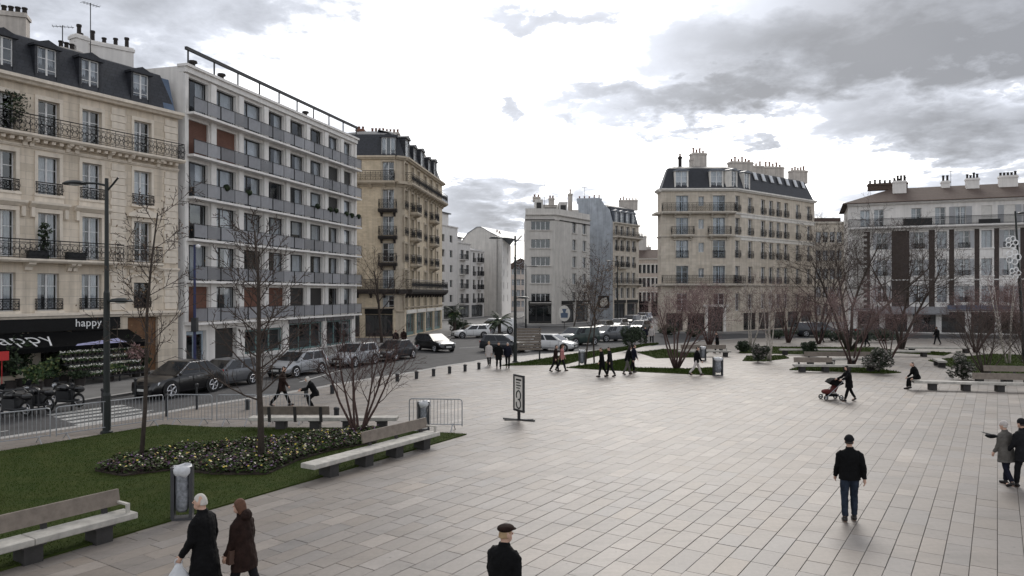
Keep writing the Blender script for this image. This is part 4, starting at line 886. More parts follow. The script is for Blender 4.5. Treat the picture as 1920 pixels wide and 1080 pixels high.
# ---------------------------------------------------------------- big building with rounded front
def round_front():
    P0, P1, P2, P3 = U(1233, 95.5), U(1240, 93.3), U(1378, 93.), U(1527, 105.7); Pb = U(1236, 108)
    b = thing('apartment_house', 'large tan stone corner house with slate mansard and row of skylights facing the square', 'building', (P1.x, P1.y, 0))
    f = Fac(b, P1, P2); g = Fac(b, P2, P3); k = Fac(b, P0, P1)
    zc = Zv(357, 93); st = 3.0; zb = [Zv(v, 93) for v in (532, 484, 440, 397)]
    rows = [(zb[0] + .05, 2.2), (zb[1] + .05, 2.2), (zb[2] + .05, 2.1), (zb[3] + .05, 2.0)]
    fc = [f.s_u(u) for u in (1279, 1315, 1348)]; gc = [g.s_u(u) for u in (1383, 1407, 1431, 1446, 1460, 1474, 1496, 1517)]
    narrow = fc[1]; fm = [fc[0], fc[2]]
    hs = [(narrow - .35, narrow + .35, z + .7, z + 1.9) for z, h in rows] + [(c - .65, c + .65, 2.6, 4.8) for c in fm] + shops(f, .3, f.L * .62, 2.3, 2, sign=None) + [(f.L - 3.4, f.L - 1.5, 0, 2.9)]
    hs2 = [(gc[0] - .5, gc[0] + .5, 2.6, 4.8)] + [(c - .5, c + .5, 2.8, 4.7) for c in gc[1:]] + shops(g, 1.6, g.L - .4, 2.3, 5, sign=None)
    grid(f, -.1, zc, fm, rows, 1.5, 'tan_stone', 'bluish_frame', 'french', surround='tan_trim', extra=hs)
    for z, h in rows: window(f, narrow, z + .7, .7, 1.2, 'white_frame', 'two', cur=2)
    for c in fm: window(f, c, 2.6, 1.3, 2.2, cur=0)
    dr = f.put('door', MB().box(-.93, .93, .2, .3, 0, 2.88), 'dark_frame', f.L - 2.45); f.put('surround', MB().box(-1.3, -.96, -.2, .02, 0, 3.1).box(.96, 1.3, -.2, .02, 0, 3.1).box(-1.6, 1.6, -.3, .02, 3.1, 3.4), 'pale_band', parent=dr)
    grid(g, -.1, zc, gc, rows, 1.0, 'tan_stone', 'white_frame', 'french', extra=hs2, rail='cross')
    for c in gc: window(g, c, 2.6 if c == gc[0] else 2.8, 1.0, 2.2 if c == gc[0] else 1.9, cur=0)
    k.wall(-.1, zc, [], 'tan_stone')
    for ff in (f, g, k):
        ff.band(zc - .1, .35, .45, 'pale_band', name='cornice'); ff.band(zb[0] - .3, .22, .2, 'tan_trim')
        for z in zb[2:]: ff.band(z - .3, .22, .14, 'pale_band' if ff is g else 'tan_trim')
    for z in zb[2:]: g.put('pale_course', MB().box(1.2, g.L - .02, -.05, .02, z - .62, z - .31), 'pale_band')
    for z in (zb[0], zb[3]):
        balcony(f, f.L / 2, z, f.L - .02, .85, 1.05, 'cross', 'tan_trim', .28, brackets=[fc[0] - .9, fc[0] + .9, fc[2] - .9, fc[2] + .9]); k.put('balcony', MB().box(-.3, k.L, -.7, .02, z - .26, z), 'tan_trim')
    for z in zb[1:2]: 
        for c in fm: railing(f, c, z + .03, 1.6, .9, 'bars', .1)
    for c in fm: balcony(f, c, zb[2], 2.9, .8, 1.0, 'cross', 'tan_trim', .28, brackets=[c - 1, c + 1])
    balcony(g, gc[0], zb[0], 1.9, .7, 1, 'cross', 'tan_trim', .28)
    poly = [P0, P1, P2, P3, P3 + Vector((-6, 9)), Pb]
    roof_loft(b, poly, [(-.1, zc + .2), (.05, zc + .25), (1.05, zc + 3.0), (2.2, zc + 3.4)], 'slate')
    for u in (1278, 1344): dormer(f, f.s_u(u), zc + .5, 1.45, 2.0, .1, 1.0, house='pale_band')
    for u in (1378, 1402): dormer(g, g.s_u(u), zc + .5, 1.1, 2.0, .1, 1.0, house='pale_band')
    for u in (1425, 1440, 1455, 1470, 1485, 1500, 1514):
        t = g.s_u(u); sl = math.atan2(2.75, 1.0); o = g.put('skylight', MB().quad((-.42, .62, 1.75), (.42, .62, 1.75), (.42, .98, 2.75), (-.42, .98, 2.75)), 'white_frame', t, zc + .2, -.13); g.put('pane', MB().quad((-.34, .645, 1.83), (.34, .645, 1.83), (.34, .955, 2.67), (-.34, .955, 2.67)), 'lamp_clear', t, zc + .2, -.17)
    side(b, P3, P3 + Vector((-6, 9)), 0, zc, 'grey_wall'); side(b, Pb, P0, 0, zc, 'tan_stone')
    for u, Y, w, h, n in ((1309, 98, 1.9, 2.7, 4), (1301, 98, .8, 2.0, 1), (1388, 100, 3.2, 1.9, 6), (1414, 102, 2.4, 1.7, 4), (1449, 104, 2.8, 1.9, 5), (1496, 107, 2.4, 1.9, 5)):
        chimney(b, U(u, Y), zc + 2.9, w, 1.2, h, n, 'stack_render', .25)
    chimney(b, U(1275, 97), zc + 3.0, .4, .4, 2.0, 1, 'pot_dark')
round_front()
# ---------------------------------------------------------------- house with brick piers and grey shutters
def shutter_house():
    A = U(1590, 92.3); B = U(2060, 82.8)
    b = thing('apartment_house', 'wide house with dark brick piers, grey shutters and brown tiled roof on the right', 'building', (A.x, A.y, 0)); f = Fac(b, A, B); L = f.L
    def zz(v, u=1765): return Zv(v, f.Y(f.s_u(u)))
    zbal = zz(423); ze = zz(378); rows = [(zz(466), 2.05), (zz(517), 2.0), (zz(567), 2.0)]
    us = [1654, 1723, 1766, 1808, 1850, 1893, 1936, 1979, 2020]; cs = [f.s_u(u) for u in us]; W = 1.1
    hs = [(c - W / 2, c + W / 2, z, z + h) for c in cs for z, h in rows]; top = [f.s_u(u) for u in (1622, 1648, 1718, 1763, 1801, 1850, 1893, 1940, 1985)]
    hs += [(c - W / 2, c + W / 2, zbal + .1, zbal + 2.2) for c in top] + shops(f, .8, L - .5, 2.6, 8, sign=None)
    f.wall(-.1, ze, hs, 'white_render', .3)
    for i, c in enumerate(cs):
        full = i in (2, 4, 6)                                 # closed louvred casements in white surrounds; the others have open shutters
        for j, (z, h) in enumerate(rows):
            window(f, c, z, W, h, 'white_frame' if not full else 'shutter_grey', 'french' if not full else 'two', surround='white_trim' if full else None, sill='white_trim', cur=RB.choice((0, 1, 3)) if not full else 2)
            if not full:
                for sx in (-1, 1): louvre(f, c + sx * (W / 2 + .23), z, .44, h, 'shutter_grey')
                railing(f, c, z + .03, W + .1, .6, 'cross', .1)
            f.put('spandrel', MB().box(-.72, .72, -.06, .02, 0, .8), 'white_trim', c, z - 1.0)
    for i in range(len(cs) - 1):                              # brick piers between the windows
        a, c = cs[i] + W / 2 + (.2 if i in (2, 4, 6) else .5), cs[i + 1] - W / 2 - (.2 if i + 1 in (2, 4, 6) else .5)
        if c - a > .1: f.put('brick_pier', MB().box(a, c, -.045, .02, 2.9, zbal - .35), 'dark_brick')
    a0 = cs[0] - 1.35; f.put('brick_pier', MB().box(a0 - .75, a0, -.045, .02, 2.9, zbal - .35), 'dark_brick')
    z = 3.0; i = 0
    while z < zbal - .5:                                      # toothed corner stones
        w = .95 if i % 2 else .6
        f.put('quoin', cached(('quoin', i % 2), lambda: MB().box(-.6, -.6 + w + .6, -.075, .02, 0, .3), 'quoin_stone'), None, a0 - 1.3, z); z += .33; i += 1
    for i, c in enumerate(top):
        if i in (5, 6): f.put('roller_blind', MB().box(-.62, .62, .1, .14, .05, 2.1), 'blind_white', c, zbal + .1)
        else: window(f, c, zbal + .1, W, 2.1, 'white_frame', 'french', cur=RB.choice((1, 2, 3)))
        if i in (4, 6, 7):
            for sx in (-1, 1): louvre(f, c + sx * (W / 2 + .32), zbal + .1, .6, 2.1, 'shutter_grey')
    balcony(f, L / 2, zbal, L - .02, .9, 1.0, 'bars', 'white_trim', .25)
    f.band(zbal - .5, .22, .3, 'white_trim'); f.band(rows[1][0] - .95 + .4, .14, .1, 'white_trim'); f.band(2.72, .2, .25, 'shop_grey')
    for u0, u1 in ((1692, 1746), (1832, 1872)): f.put('balcony_screen', MB().box(f.s_u(u0), f.s_u(u1), -.88, -.86, zbal + .08, zbal + (.9 if u0 < 1700 else .55)), 'trim_black')
    f.put('shop_awning', MB().extrude_yz([(-.05, 3.2), (-1.6, 2.5), (-1.6, 2.3), (-.05, 2.6)][::-1], f.s_u(1640), f.s_u(1775)), 'shop_grey'); f.put('shop_sign', MB().box(f.s_u(1776), f.s_u(1900), -.2, .02, 2.75, 3.4), 'blue_zinc')
    f.band(ze - .15, .25, .5, 'white_trim', -.1, L + .1, 'cornice')
    rp = [A, B, B - f.n * 11, A - f.n * 11]; roof_loft(b, rp, [(-.65, ze + .08), (-.6, ze + .2), (5.4, ze + 2.5)], 'brown_tile')
    side(b, A - f.n * 11, A, 0, ze, 'white_render'); side(b, B, B - f.n * 11, 0, ze, 'white_render')
    for u, back, w, h, n, m in ((1672, 5.4, 4.6, .9, 8, 'brown_tile'), (1692, 3.2, 1.5, 1.6, 4, 'white_render'), (1786, 5, .9, .9, 2, 'white_render'), (1836, 4, 1.4, 1.3, 4, 'white_render'), (1906, 4, 1.9, 1.4, 5, 'white_render'), (1990, 4, 1.6, 1.4, 4, 'white_render')):
        t = f.s_u(u); p = f.A + f.d * t - f.n * back; chimney(b, p, ze + .4 + back * .36, w, .8, h, n, m, f.rz, 'pot_dark')
    aerial(b, f.A + f.d * f.s_u(1797) - f.n * 5, ze + 2.2, 2.2)
shutter_house()
def gap_house():
    A, B = U(1505, 125), U(1600, 125); b = thing('terraced_house', 'brown-grey house seen through the gap behind the big bare tree', 'building', (A.x, A.y, 0)); f = Fac(b, A, B)
    grid(f, -.1, 16.6, [f.s_u(u) for u in (1535, 1548, 1561, 1574, 1588)], [(1 + 3.1 * i, 1.8) for i in range(5)], .9, 'tan_stone', 'white_frame', 'french'); f.band(16.5, .4, .3, 'tan_trim', name='cornice'); roof_loft(b, [A, B, B + Vector((0, 9)), A + Vector((0, 9))], [(0, 16.8), (.5, 17)], 'zinc')
    f.put('attic_wall', MB().box(f.s_u(1529), f.s_u(1578), .4, .8, 16.8, 17.6), 'brown_tile')
gap_house()
# pavements round the far blocks
structure('pavement', [(1.2, 110), (9, 108), (16, 118), (24, 128), (40, 138), (28, 219), (12, 219), (8, 150)], RD - .3, -.005, 'pavement')
structure('pavement', [(15.5, 90), (29, 88.5), (44, 101), (46, 88), (72, 78.2), (95, 74.2), (120, 120), (30, 220), (20, 110)], RD - .3, -.006, 'pavement')
# ================================================================ trees and shrubs
def limb(mbs, p, d, L, r, lev, rs, P, tips):
    n = 5 if lev < 2 else 3; pts = [Vector(p)]; rad = [r]; d = Vector(d).normalized()
    up = P['up'][min(lev, len(P['up']) - 1)]; jit = P['jit']
    for i in range(n):
        d = (d + Vector((rs.gauss(0, jit), rs.gauss(0, jit), rs.gauss(0, jit) + up))).normalized()
        pts.append(pts[-1] + d * L / n); rad.append(r * (1 - (i + 1) / n * (.72 if lev < P['max'] else .6)))
    mbs[0 if lev == 0 else 1].tube(pts, rad, (7, 5, 4, 3, 3)[lev], caps=lev == 0)
    if lev >= P['max']: tips.append((pts[-1], d)); tips.append((pts[-2], d)); return
    k = P['n'][lev]; a0 = rs.uniform(0, 6.28)
    for i in range(k):
        t = P['from'][lev] + (1 - P['from'][lev]) * (i + rs.uniform(.2, .8)) / k; x = t * n; j = min(int(x), n - 1); q = pts[j].lerp(pts[j + 1], x - j)
        dd = (pts[j + 1] - pts[j]).normalized(); s = dd.orthogonal().normalized(); s = Matrix.Rotation(a0 + i * 2.4 + rs.uniform(-.4, .4), 3, dd) @ s
        ang = R(P['ang'][lev] + rs.uniform(-10, 10)); c = dd * math.cos(ang) + s * math.sin(ang)
        f = P['len'][lev] * (1 - P.get('short', .45) * t) * rs.uniform(.75, 1.2)
        limb(mbs, q, c, L * f, max(r * (1 - .7 * t) * P.get('rr', .5), P['rmin']), lev + 1, rs, P, tips)
KINDS = dict(
    leader=dict(max=3, n=(34, 9, 4), ang=(58, 42, 38), len=(.36, .42, .45), up=(.02, .09, .04), jit=.05, rr=.36, rmin=.011, short=.55, **{'from': (.24, .2, .3)}),
    sparse=dict(max=3, n=(17, 8, 4), ang=(48, 45, 40), len=(.3, .45, .45), up=(.02, .08, .03), jit=.07, rr=.36, rmin=.010, short=.45, **{'from': (.32, .25, .3)}),
    street=dict(max=4, n=(11, 6, 5, 4), ang=(42, 40, 38, 36), len=(.62, .55, .5, .45), up=(.02, .06, .04, .02), jit=.09, rr=.5, rmin=.010, short=.35, **{'from': (.38, .3, .25, .3)}),
    stem=dict(max=3, n=(7, 6, 4), ang=(34, 36, 36), len=(.52, .5, .5), up=(.03, .05, .03), jit=.07, rr=.5, rmin=.007, short=.3, **{'from': (.4, .3, .3)}),
    birchy=dict(max=3, n=(11, 5, 4), ang=(38, 38, 36), len=(.4, .5, .5), up=(.02, .02, -.02), jit=.06, rr=.36, rmin=.007, short=.5, **{'from': (.35, .25, .3)}))
def leaves(mb, tips, n, sz, spread, rs):
    for i in range(n):
        p, d = rs.choice(tips); q = p + Vector((rs.gauss(0, spread), rs.gauss(0, spread), rs.gauss(0, spread))); a = Vector((rs.gauss(0, 1), rs.gauss(0, 1), rs.gauss(0, 1))).normalized(); e = a.orthogonal().normalized() * sz * .5; a *= sz
        mb.add([q - a, q + e, q + a, q - e], [(0, 1, 2, 3)])
def tree(label, pos, kind, h, r, seed, bark='bark', twig='twig', stems=1, spread=.0, leaf=None, cat='tree', name='tree', group=None, lean=0):
    rs = random.Random(seed); P = KINDS[kind]; T = MB(), MB(); tips = []
    for i in range(stems):
        a = i * 6.283 / stems + rs.uniform(-.3, .3); d = Vector((math.cos(a) * spread * rs.uniform(.6, 1.25), math.sin(a) * spread * rs.uniform(.6, 1.25), 1)) if stems > 1 else Vector((lean, 0, 1))
        limb(T, (math.cos(a) * .1 * (stems > 1), math.sin(a) * .1 * (stems > 1), -.05), d, h * (1 if stems == 1 else rs.uniform(.8, 1)), r, 0, rs, P, tips)
    o = thing(name, label, cat, (pos[0], pos[1], 0.02), 0, group)
    tag(obj('trunk', T[0], bark, o, smooth=True)); obj('crown', T[1], twig, o)
    if leaf:
        mb = MB(); leaves(mb, tips, leaf[1], leaf[2], leaf[3], rs); tag(obj('buds' if leaf[0] == 'pink_bud' else 'leaves', mb, leaf[0], o), kind='stuff')
    return o
def put_copy(o, label, pos, rz, s, group=None):
    c = copy_tree(o); c.location = (pos[0], pos[1], .02); c.rotation_euler = (0, 0, rz); c.scale = (s, s, s); c['label'] = label
    return c
tree('slim young bare tree with a few withered leaves left of the pansy bed', G(265, 862), 'sparse', 7.2, .07, 4, leaf=('tan_leaf', 260, .035, .12))
tree('young bare tree with a straight trunk rising from the middle of the pansy bed', G(490, 866), 'leader', 6.6, .10, 9)
tree('low bare many-stemmed tree behind the long white bench', G(672, 817), 'stem', 3.25, .05, 31, 'bark_red', 'bark_red', 7, .46)
tree('bare street tree in front of the ochre corner house', U(716, 72), 'street', 7.2, .17, 12)
tree('thin staked sapling with tan leaves beside the litter bin in the middle lawn', G(1098, 684), 'sparse', 6.6, .06, 17, leaf=('tan_leaf', 500, .06, .25))
tree('second thin sapling, right of the one beside the litter bin', G(1114, 680), 'sparse', 7.4, .06, 18, leaf=('tan_leaf', 350, .05, .25))
pink = tree('pink budding many-stemmed tree on the lawn left of the white-bag litter bin', G(1268, 692), 'stem', 5.0, .07, 40, 'bark_red', 'twig_red', 7, .42, ('pink_bud', 6000, .036, .14))
pk2 = tree('pink budding tree rising behind the left end of the wooden benches', G(1598, 685), 'stem', 4.9, .07, 44, 'bark_red', 'twig_red', 6, .45, ('pink_bud', 4800, .036, .14))
put_copy(pk2, 'smaller pink tree right of the round bush by the benches', G(1668, 676), 1.9, .78)
put_copy(pink, 'pink tree before the door of the tan stone house', U(1330, 68), 2.2, 1.1)
put_copy(pk2, 'pink tree behind the white birch, in front of the tan stone house', U(1478, 72), .7, 1.05)
put_copy(pink, 'far pink tree below the right end of the tan stone house', U(1535, 70), 4.0, .95)
put_copy(pink, 'reddish twiggy tree left of the birch at the right edge', U(1830, 60), 5.2, 1.0)
put_copy(pk2, 'reddish twiggy tree at the right edge behind the benches', U(1925, 62), 1.2, 1.1)
birch = tree('white-stemmed birch clump left of the benches', G(1442, 676), 'birchy', 5.6, .06, 61, 'birch', 'twig_red', 4, .16, ('pink_bud', 1500, .03, .16))
put_copy(birch, 'white-stemmed birch clump at the right edge of the square', G(1890, 682), 2, 1.1)
put_copy(birch, 'far birch clump before the tan stone house, left of the near birch', U(1408, 66), 4, 1.05)
big = tree('tall wide bare tree in front of the gap beside the house with brick piers', U(1592, 62), 'street', 9.6, .15, 71, stems=4, spread=.42)
big2 = tree('tall bare tree in front of the left brick pier', U(1690, 64), 'street', 9.0, .15, 76, stems=3, spread=.3)
tree('tall bare tree standing right of the tan stone house', U(1535, 84), 'street', 9.2, .14, 83, stems=3, spread=.25)
shr = tree('brown bare fan-shaped shrub behind the right-hand bench', G(1848, 703), 'stem', 3.4, .04, 52, 'bark', 'twig', 11, .5, name='shrub', cat='shrub')
put_copy(shr, 'small bare twiggy shrub at the right edge behind the near shrub', G(1935, 694), 1.3, .9)
tree('small bare street tree by the parked cars before the white corner block', U(1075, 84), 'street', 5.2, .11, 91)
tree('bare tree beside the mansard house down the street', U(1125, 96), 'street', 5.6, .11, 95)

def bush(label, pos, r, h, leafm, seed, stem=0, n=1500, sz=.09, name='bush'):
    rs = random.Random(seed); o = thing(name, label, 'bush', (pos[0], pos[1], .02)); mb = MB(); cs = [Vector((rs.gauss(0, r * .42), rs.gauss(0, r * .42), stem + h * rs.uniform(.22, .8))) for i in range(12)]
    for i in range(n):
        c = rs.choice(cs); d = Vector((rs.gauss(0, 1), rs.gauss(0, 1), rs.gauss(0, 1))).normalized(); q = c + Vector((d.x * r * .5, d.y * r * .5, d.z * h * .26)) * rs.uniform(.6, 1.05)
        a = Vector((rs.gauss(0, 1), rs.gauss(0, 1), rs.gauss(0, .7))).normalized(); e = a.orthogonal().normalized() * sz * .5; a *= sz; mb.add([q - a, q + e, q + a, q - e], [(0, 1, 2, 3)])
    st = MB()
    for i in range(6):
        c = rs.choice(cs); st.tube([(0, 0, 0), (c.x * .3, c.y * .3, c.z * .5), c], [.04, .03, .012], 5)
    obj('stem', st, 'bark', o); tag(obj('leaves', mb, leafm, o), kind='stuff'); return o
bush('dark round clipped tree-bush at the near side of the road beyond the middle lawn', U(1187, 62), .95, 1.7, 'dark_leaf', 3, .35, 2600)
bush('dark flowering bush left of the white birch', G(1421, 679), .62, 1.25, 'bush_bloom', 4)
bush('dark evergreen bush right of the white birch', U(1515, 57), .55, 1.1, 'dark_leaf', 5)
bush('dark bush with pale blossom at the right end of the middle bench', G(1648, 699), .8, 1.5, 'bush_bloom', 6, 0, 2200)
bush('dark bush with pale blossom at the left end of the right-hand bench', G(1805, 712), .62, 1.5, 'bush_bloom', 7)
bush('low dark bush beyond the birch, near the left of the bed', U(1395, 60), .5, .9, 'dark_leaf', 8)
for k, (u, Y, r, h, t) in enumerate([(1250, 84, 1.1, 1.2, 'below the left corner of the tan stone house'), (1300, 80, 1.0, 1.0, 'before the first shop window of the tan stone house'), (1560, 74, 1.4, 1.2, 'below the gap behind the tall bare tree'), (1460, 78, 1.3, 1.0, 'before the right face of the tan stone house'), (1610, 72, 1.2, 1.2, 'under the corner stones of the brick-pier house'), (1660, 72, 1.2, 1.3, 'left of the shop awning'), (860, 92, 1.2, 1.6, 'at the kerb beside the first palm'), (880, 88, 1.0, 1.2, 'between the two palms')]):
    bush('dark low shrub ' + t, U(u, Y), r, h, 'dark_leaf', 20 + k, 0, 900, .13)
def palm(label, pos, h, seed):
    rs = random.Random(seed); o = thing('palm', label, 'palm', (pos[0], pos[1], -.1)); obj('trunk', MB().tube([(0, 0, 0), (.03, 0, h * .5), (0, 0, h)], [.2, .17, .2], 8), 'bark', o)
    for i in range(24):
        a = rs.uniform(0, 6.28); el = rs.uniform(-.3, 1.2); mb = MB(); L = rs.uniform(1.2, 1.6); p = Vector((0, 0, h)); d = Vector((math.cos(a) * math.cos(el), math.sin(a) * math.cos(el), math.sin(el))); pts = [p]
        for k in range(7): d = (d + Vector((0, 0, -.16))).normalized(); pts.append(pts[-1] + d * L / 7)
        sd = Vector((-math.sin(a), math.cos(a), 0))
        for k in range(1, 8):
            for s in (-1, 1): q = pts[k]; w = L * .3 * math.sin(k / 8 * 3.0 + .15); mb.add([q, q + sd * s * w + Vector((0, 0, -.12)) + d * .1, q + d * .12], [(0, 1, 2)]); q2 = (pts[k] + pts[k - 1]) / 2; mb.add([q2, q2 + sd * s * w + Vector((0, 0, -.1)) + d * .1, q2 + d * .12], [(0, 1, 2)])
        mb.tube(pts, .015, 3); obj('frond', mb, 'dark_leaf' if i % 3 else 'shop_leaf', o)
    return o
palm('palm with spiky fronds beside the ochre corner house shops', U(852, 88), 2.6, 1); palm('palm left of the far lamp post', U(936, 78), 1.9, 2)
# ================================================================ street furniture
def bench(label, pos, rz, L, legs, back=None, group='long benches round the square', seams=()):
    """slab seat along local x from 0 to L, its front towards -y; back = (x0, x1) of the backrest plank along the +y edge"""
    o = thing('bench', label, 'bench', (pos[0], pos[1], 0), rz, group); e = [0] + list(seams) + [L]
    for a, c in zip(e, e[1:]): obj('seat', MB().add([(a + .008, -.24, .33), (c - .008, -.24, .33), (c - .008, .24, .33), (a + .008, .24, .33), (a + .008, -.25, .345), (c - .008, -.25, .345), (c - .008, .25, .345), (a + .008, .25, .345), (a + .008, -.25, .44), (c - .008, -.25, .44), (c - .008, .25, .44), (a + .008, .25, .44), (a + .015, -.24, .45), (c - .015, -.24, .45), (c - .015, .24, .45), (a + .015, .24, .45)],
        [(3, 2, 1, 0), (12, 13, 14, 15)] + [(r * 4 + i, r * 4 + (i + 1) % 4, r * 4 + 4 + (i + 1) % 4, r * 4 + 4 + i) for r in range(3) for i in range(4)]), 'bench_slab', o)
    for x in legs: obj('leg', cached(('leg', 'bench'), lambda: MB().box(-.16, .16, -.2, .2, -.03, .335).box(-.2, .2, -.235, .235, .3, .331), 'bench_foot'), None, o, (x, 0, 0))
    if back:
        obj('backrest', MB().extrude_yz([(.2, .56), (.26, .56), (.33, .86), (.27, .86)], back[0], back[1]), 'bench_wood', o)
        n = max(2, round((back[1] - back[0]) / 1.4) + 1)
        for i in range(n): x = back[0] + .3 + (back[1] - back[0] - .6) * i / (n - 1); obj('back_support', MB().extrude_yz([(.19, .3), (.255, .3), (.335, .84), (.275, .84)], x - .05, x + .05), 'bench_foot', o)
        for x in (back[1] - .04,): obj('armrest', MB().box(x - .03, x + .03, -.15, .3, .6, .64).box(x - .03, x + .03, -.15, -.09, .45, .6), 'bench_slab', o)
    return o
pa = math.atan2(P_.y, P_.x)
la, lb = G(623, 893), G(794, 843); ang = math.atan2((lb - la).y, (lb - la).x); d = (lb - la).normalized(); nrm = Vector((-d.y, d.x))
bench('long pale slab bench with part backrest on the lawn edge by the pansies', la - d * .75 + nrm * .12, ang, 5.3, (.75, 2.1, 3.4, 4.7), (2.3, 5.25), seams=(2.65,))
la, lb = G(64, 1054), G(194, 1017); ang1 = math.atan2((lb - la).y, (lb - la).x); d = (lb - la).normalized(); nrm = Vector((-d.y, d.x)); st = lb + d * .62 - d * 5.3 + nrm * .12
bench('nearest slab bench with a full wooden backrest in the bottom left corner', st, ang1, 5.3, (.75, 2.1, 3.4, 4.66), (.1, 5.2), seams=(1.9, 2.05, 3.4))
st = G(745, 806); bench('slab bench with its backrest turned to us, before the crowd barriers', (st.x, st.y + .1), R(180), 5.2, (.55, 1.75, 2.9, 4.1), (2.35, 4.75), seams=(2.6,))
st = G(1488, 697); bench('dark slab bench with half backrest, left of the blossoming bush', (st.x, st.y), R(-3), 5.1, (.5, 1.9, 3.2, 4.6), (.1, 2.4))
st = G(1505, 684); bench('slab bench with backrest behind the dark half-backed bench', (st.x, st.y), R(-2), 4.8, (.5, 1.9, 3.2, 4.4), (.2, 4.6))
st = G(1711, 730); SEAT = st + Vector((math.cos(R(-12)), math.sin(R(-12)))) * .22; bench('long slab bench with the seated man at its left end', (st.x, st.y), R(-12), 6.6, (.9, 2.4, 3.9, 5.4), (2.8, 5.4))
st = G(1800, 715); bench('slab bench behind the seated man, partly hidden by the dark bush', (st.x + .5, st.y), R(-12), 5.2, (.5, 1.9, 3.4, 4.8), (.8, 5.0))
st = G(1768, 690); bench('short pale bench seen end on near the right-hand lawn', (st.x, st.y), R(70), 2.2, (.4, 1.8))
for k, (u, v, L) in enumerate([(1462, 665, 5), (1640, 668, 4), (1270, 668, 4), (1700, 661, 5)]):
    st = G(u, v); bench('far pale slab bench ' + ['on the lawn left of the birch', 'behind the two wooden benches', 'under the pink tree in the middle lawn', 'by the far lawn near the brown trees'][k], st, R(-4), L, (.4, L - .4), (.3, L - .3) if k == 2 else None)

def litter_bin(label, pos, rz, h=1.1, w=.36, bag=True):
    o = thing('litter_bin', label, 'bin', (pos[0], pos[1], 0), rz, 'litter bins with clear bags'); x = w / 2
    for sx in (-1, 1): obj('post', MB().box(sx * x - .035, sx * x + .035, -.12, .12, 0, h), 'bin_metal', o)
    obj('hoop', MB().ring((0, 0, h - .04), x - .01, .03, 'xy', 14), 'bin_metal', o)
    mb = MB(); rs = random.Random(int(pos[0] * 10)); n = 14; rings = []
    for i, z in enumerate((.16, .22, .45, .7, .9, h - .03)):
        rr = (.1, .15, .17, .16, .17, .17)[i] * w / .42; rings.append([(rr * (1 + rs.uniform(-.1, .1)) * math.cos(6.283 * k / n), rr * (1 + rs.uniform(-.1, .1)) * math.sin(6.283 * k / n), z) for k in range(n)])
    mb.add([p for r in rings for p in r], [(i * n + k, i * n + (k + 1) % n, i * n + n + (k + 1) % n, i * n + n + k) for i in range(5) for k in range(n)] + [tuple(range(n - 1, -1, -1))])
    obj('bag', mb, 'bin_liner', o, smooth=True)
    cv = MB(); rr = []
    for i, (r, z) in enumerate(((x - .04, h - .2), (x + .035, h - .13), (x + .04, h - .03), (x - .01, h + .02), (x - .07, h - .04))): rr += [((r + rs.uniform(-.032, .032)) * math.cos(6.283 * k / 14), (r + rs.uniform(-.032, .032)) * math.sin(6.283 * k / 14), z + rs.uniform(-.032, .032)) for k in range(14)]
    cv.add(rr, [(i * 14 + k, i * 14 + (k + 1) % 14, i * 14 + 14 + (k + 1) % 14, i * 14 + 14 + k) for i in range(4) for k in range(14)]); obj('bag_rim', cv, 'plastic_bag', o, smooth=True)
    obj('base', MB().box(-x - .03, x + .03, -.13, .13, -.01, .05), 'bin_metal', o)
    return o
litter_bin('dark litter bin with a pale bag at the lawn edge behind the couple', G(342, 973), .25, 1.12)
litter_bin('litter bin beside the lone crowd barrier', G(794, 806), .1, 1.0)
litter_bin('litter bin at the right end of the middle lawn', G(1346, 704), .05, 1.05, .5)
litter_bin('slim litter bin beside the staked saplings', G(1091, 686), .0, 1.05)
litter_bin('far litter bin left of the striding man in pale trousers', G(1318, 676), .0, 1.0)

def barrier(label, a, c):
    d = (c - a); L = d.length; o = thing('crowd_barrier', label, 'barrier', (a.x, a.y, 0), math.atan2(d.y, d.x), 'crowd barriers along the kerb')
    r = .08; mb = MB(); pts = [(.03, 0, .16), (.03, 0, 1.02), (.03 + r * .3, 0, 1.02 + r * .7), (.03 + r, 0, 1.1), (L - .03 - r, 0, 1.1), (L - .03 - r * .3, 0, 1.02 + r * .7), (L - .03, 0, 1.02), (L - .03, 0, .16)]
    mb.tube(pts, .02, 6); mb.tube([(.03, 0, .22), (L - .03, 0, .22)], .018, 6); obj('frame', mb, 'galvanised', o)
    n = int((L - .1) / .12)
    for i in range(1, n): x = .05 + (L - .1) * i / n; obj('bar', cached(('bar', 'barrier'), lambda: MB().tube([(0, 0, .22), (0, 0, 1.1)], .009, 5), 'galvanised'), None, o, (x, 0, 0))
    for x in (.35, L - .35): obj('foot', cached(('foot', 'barrier'), lambda: MB().tube([(-.02, -.3, .01), (-.02, -.05, .2), (0, 0, .24), (.02, .05, .2), (.02, .3, .01)], .018, 5), 'galvanised'), None, o, (x, 0, 0))
    return o
pts = [G(-190, 868), G(100, 828), G(310, 796), G(402, 797), G(486, 797), G(585, 795)]
for k, t in enumerate(['leftmost crowd barrier along the kerb beside the lawn', 'crowd barrier beside the tall lamp post', 'crowd barrier in the bend right of the slim young tree', 'crowd barrier just left of the straight young tree', 'crowd barrier behind the bench, where the man strides past']):
    a, c = pts[k], pts[k + 1]; e = (c - a).normalized() * .06; barrier(t, a + e, c - e)
barrier('lone crowd barrier standing in the square beside a litter bin', G(766, 806), G(868, 808))

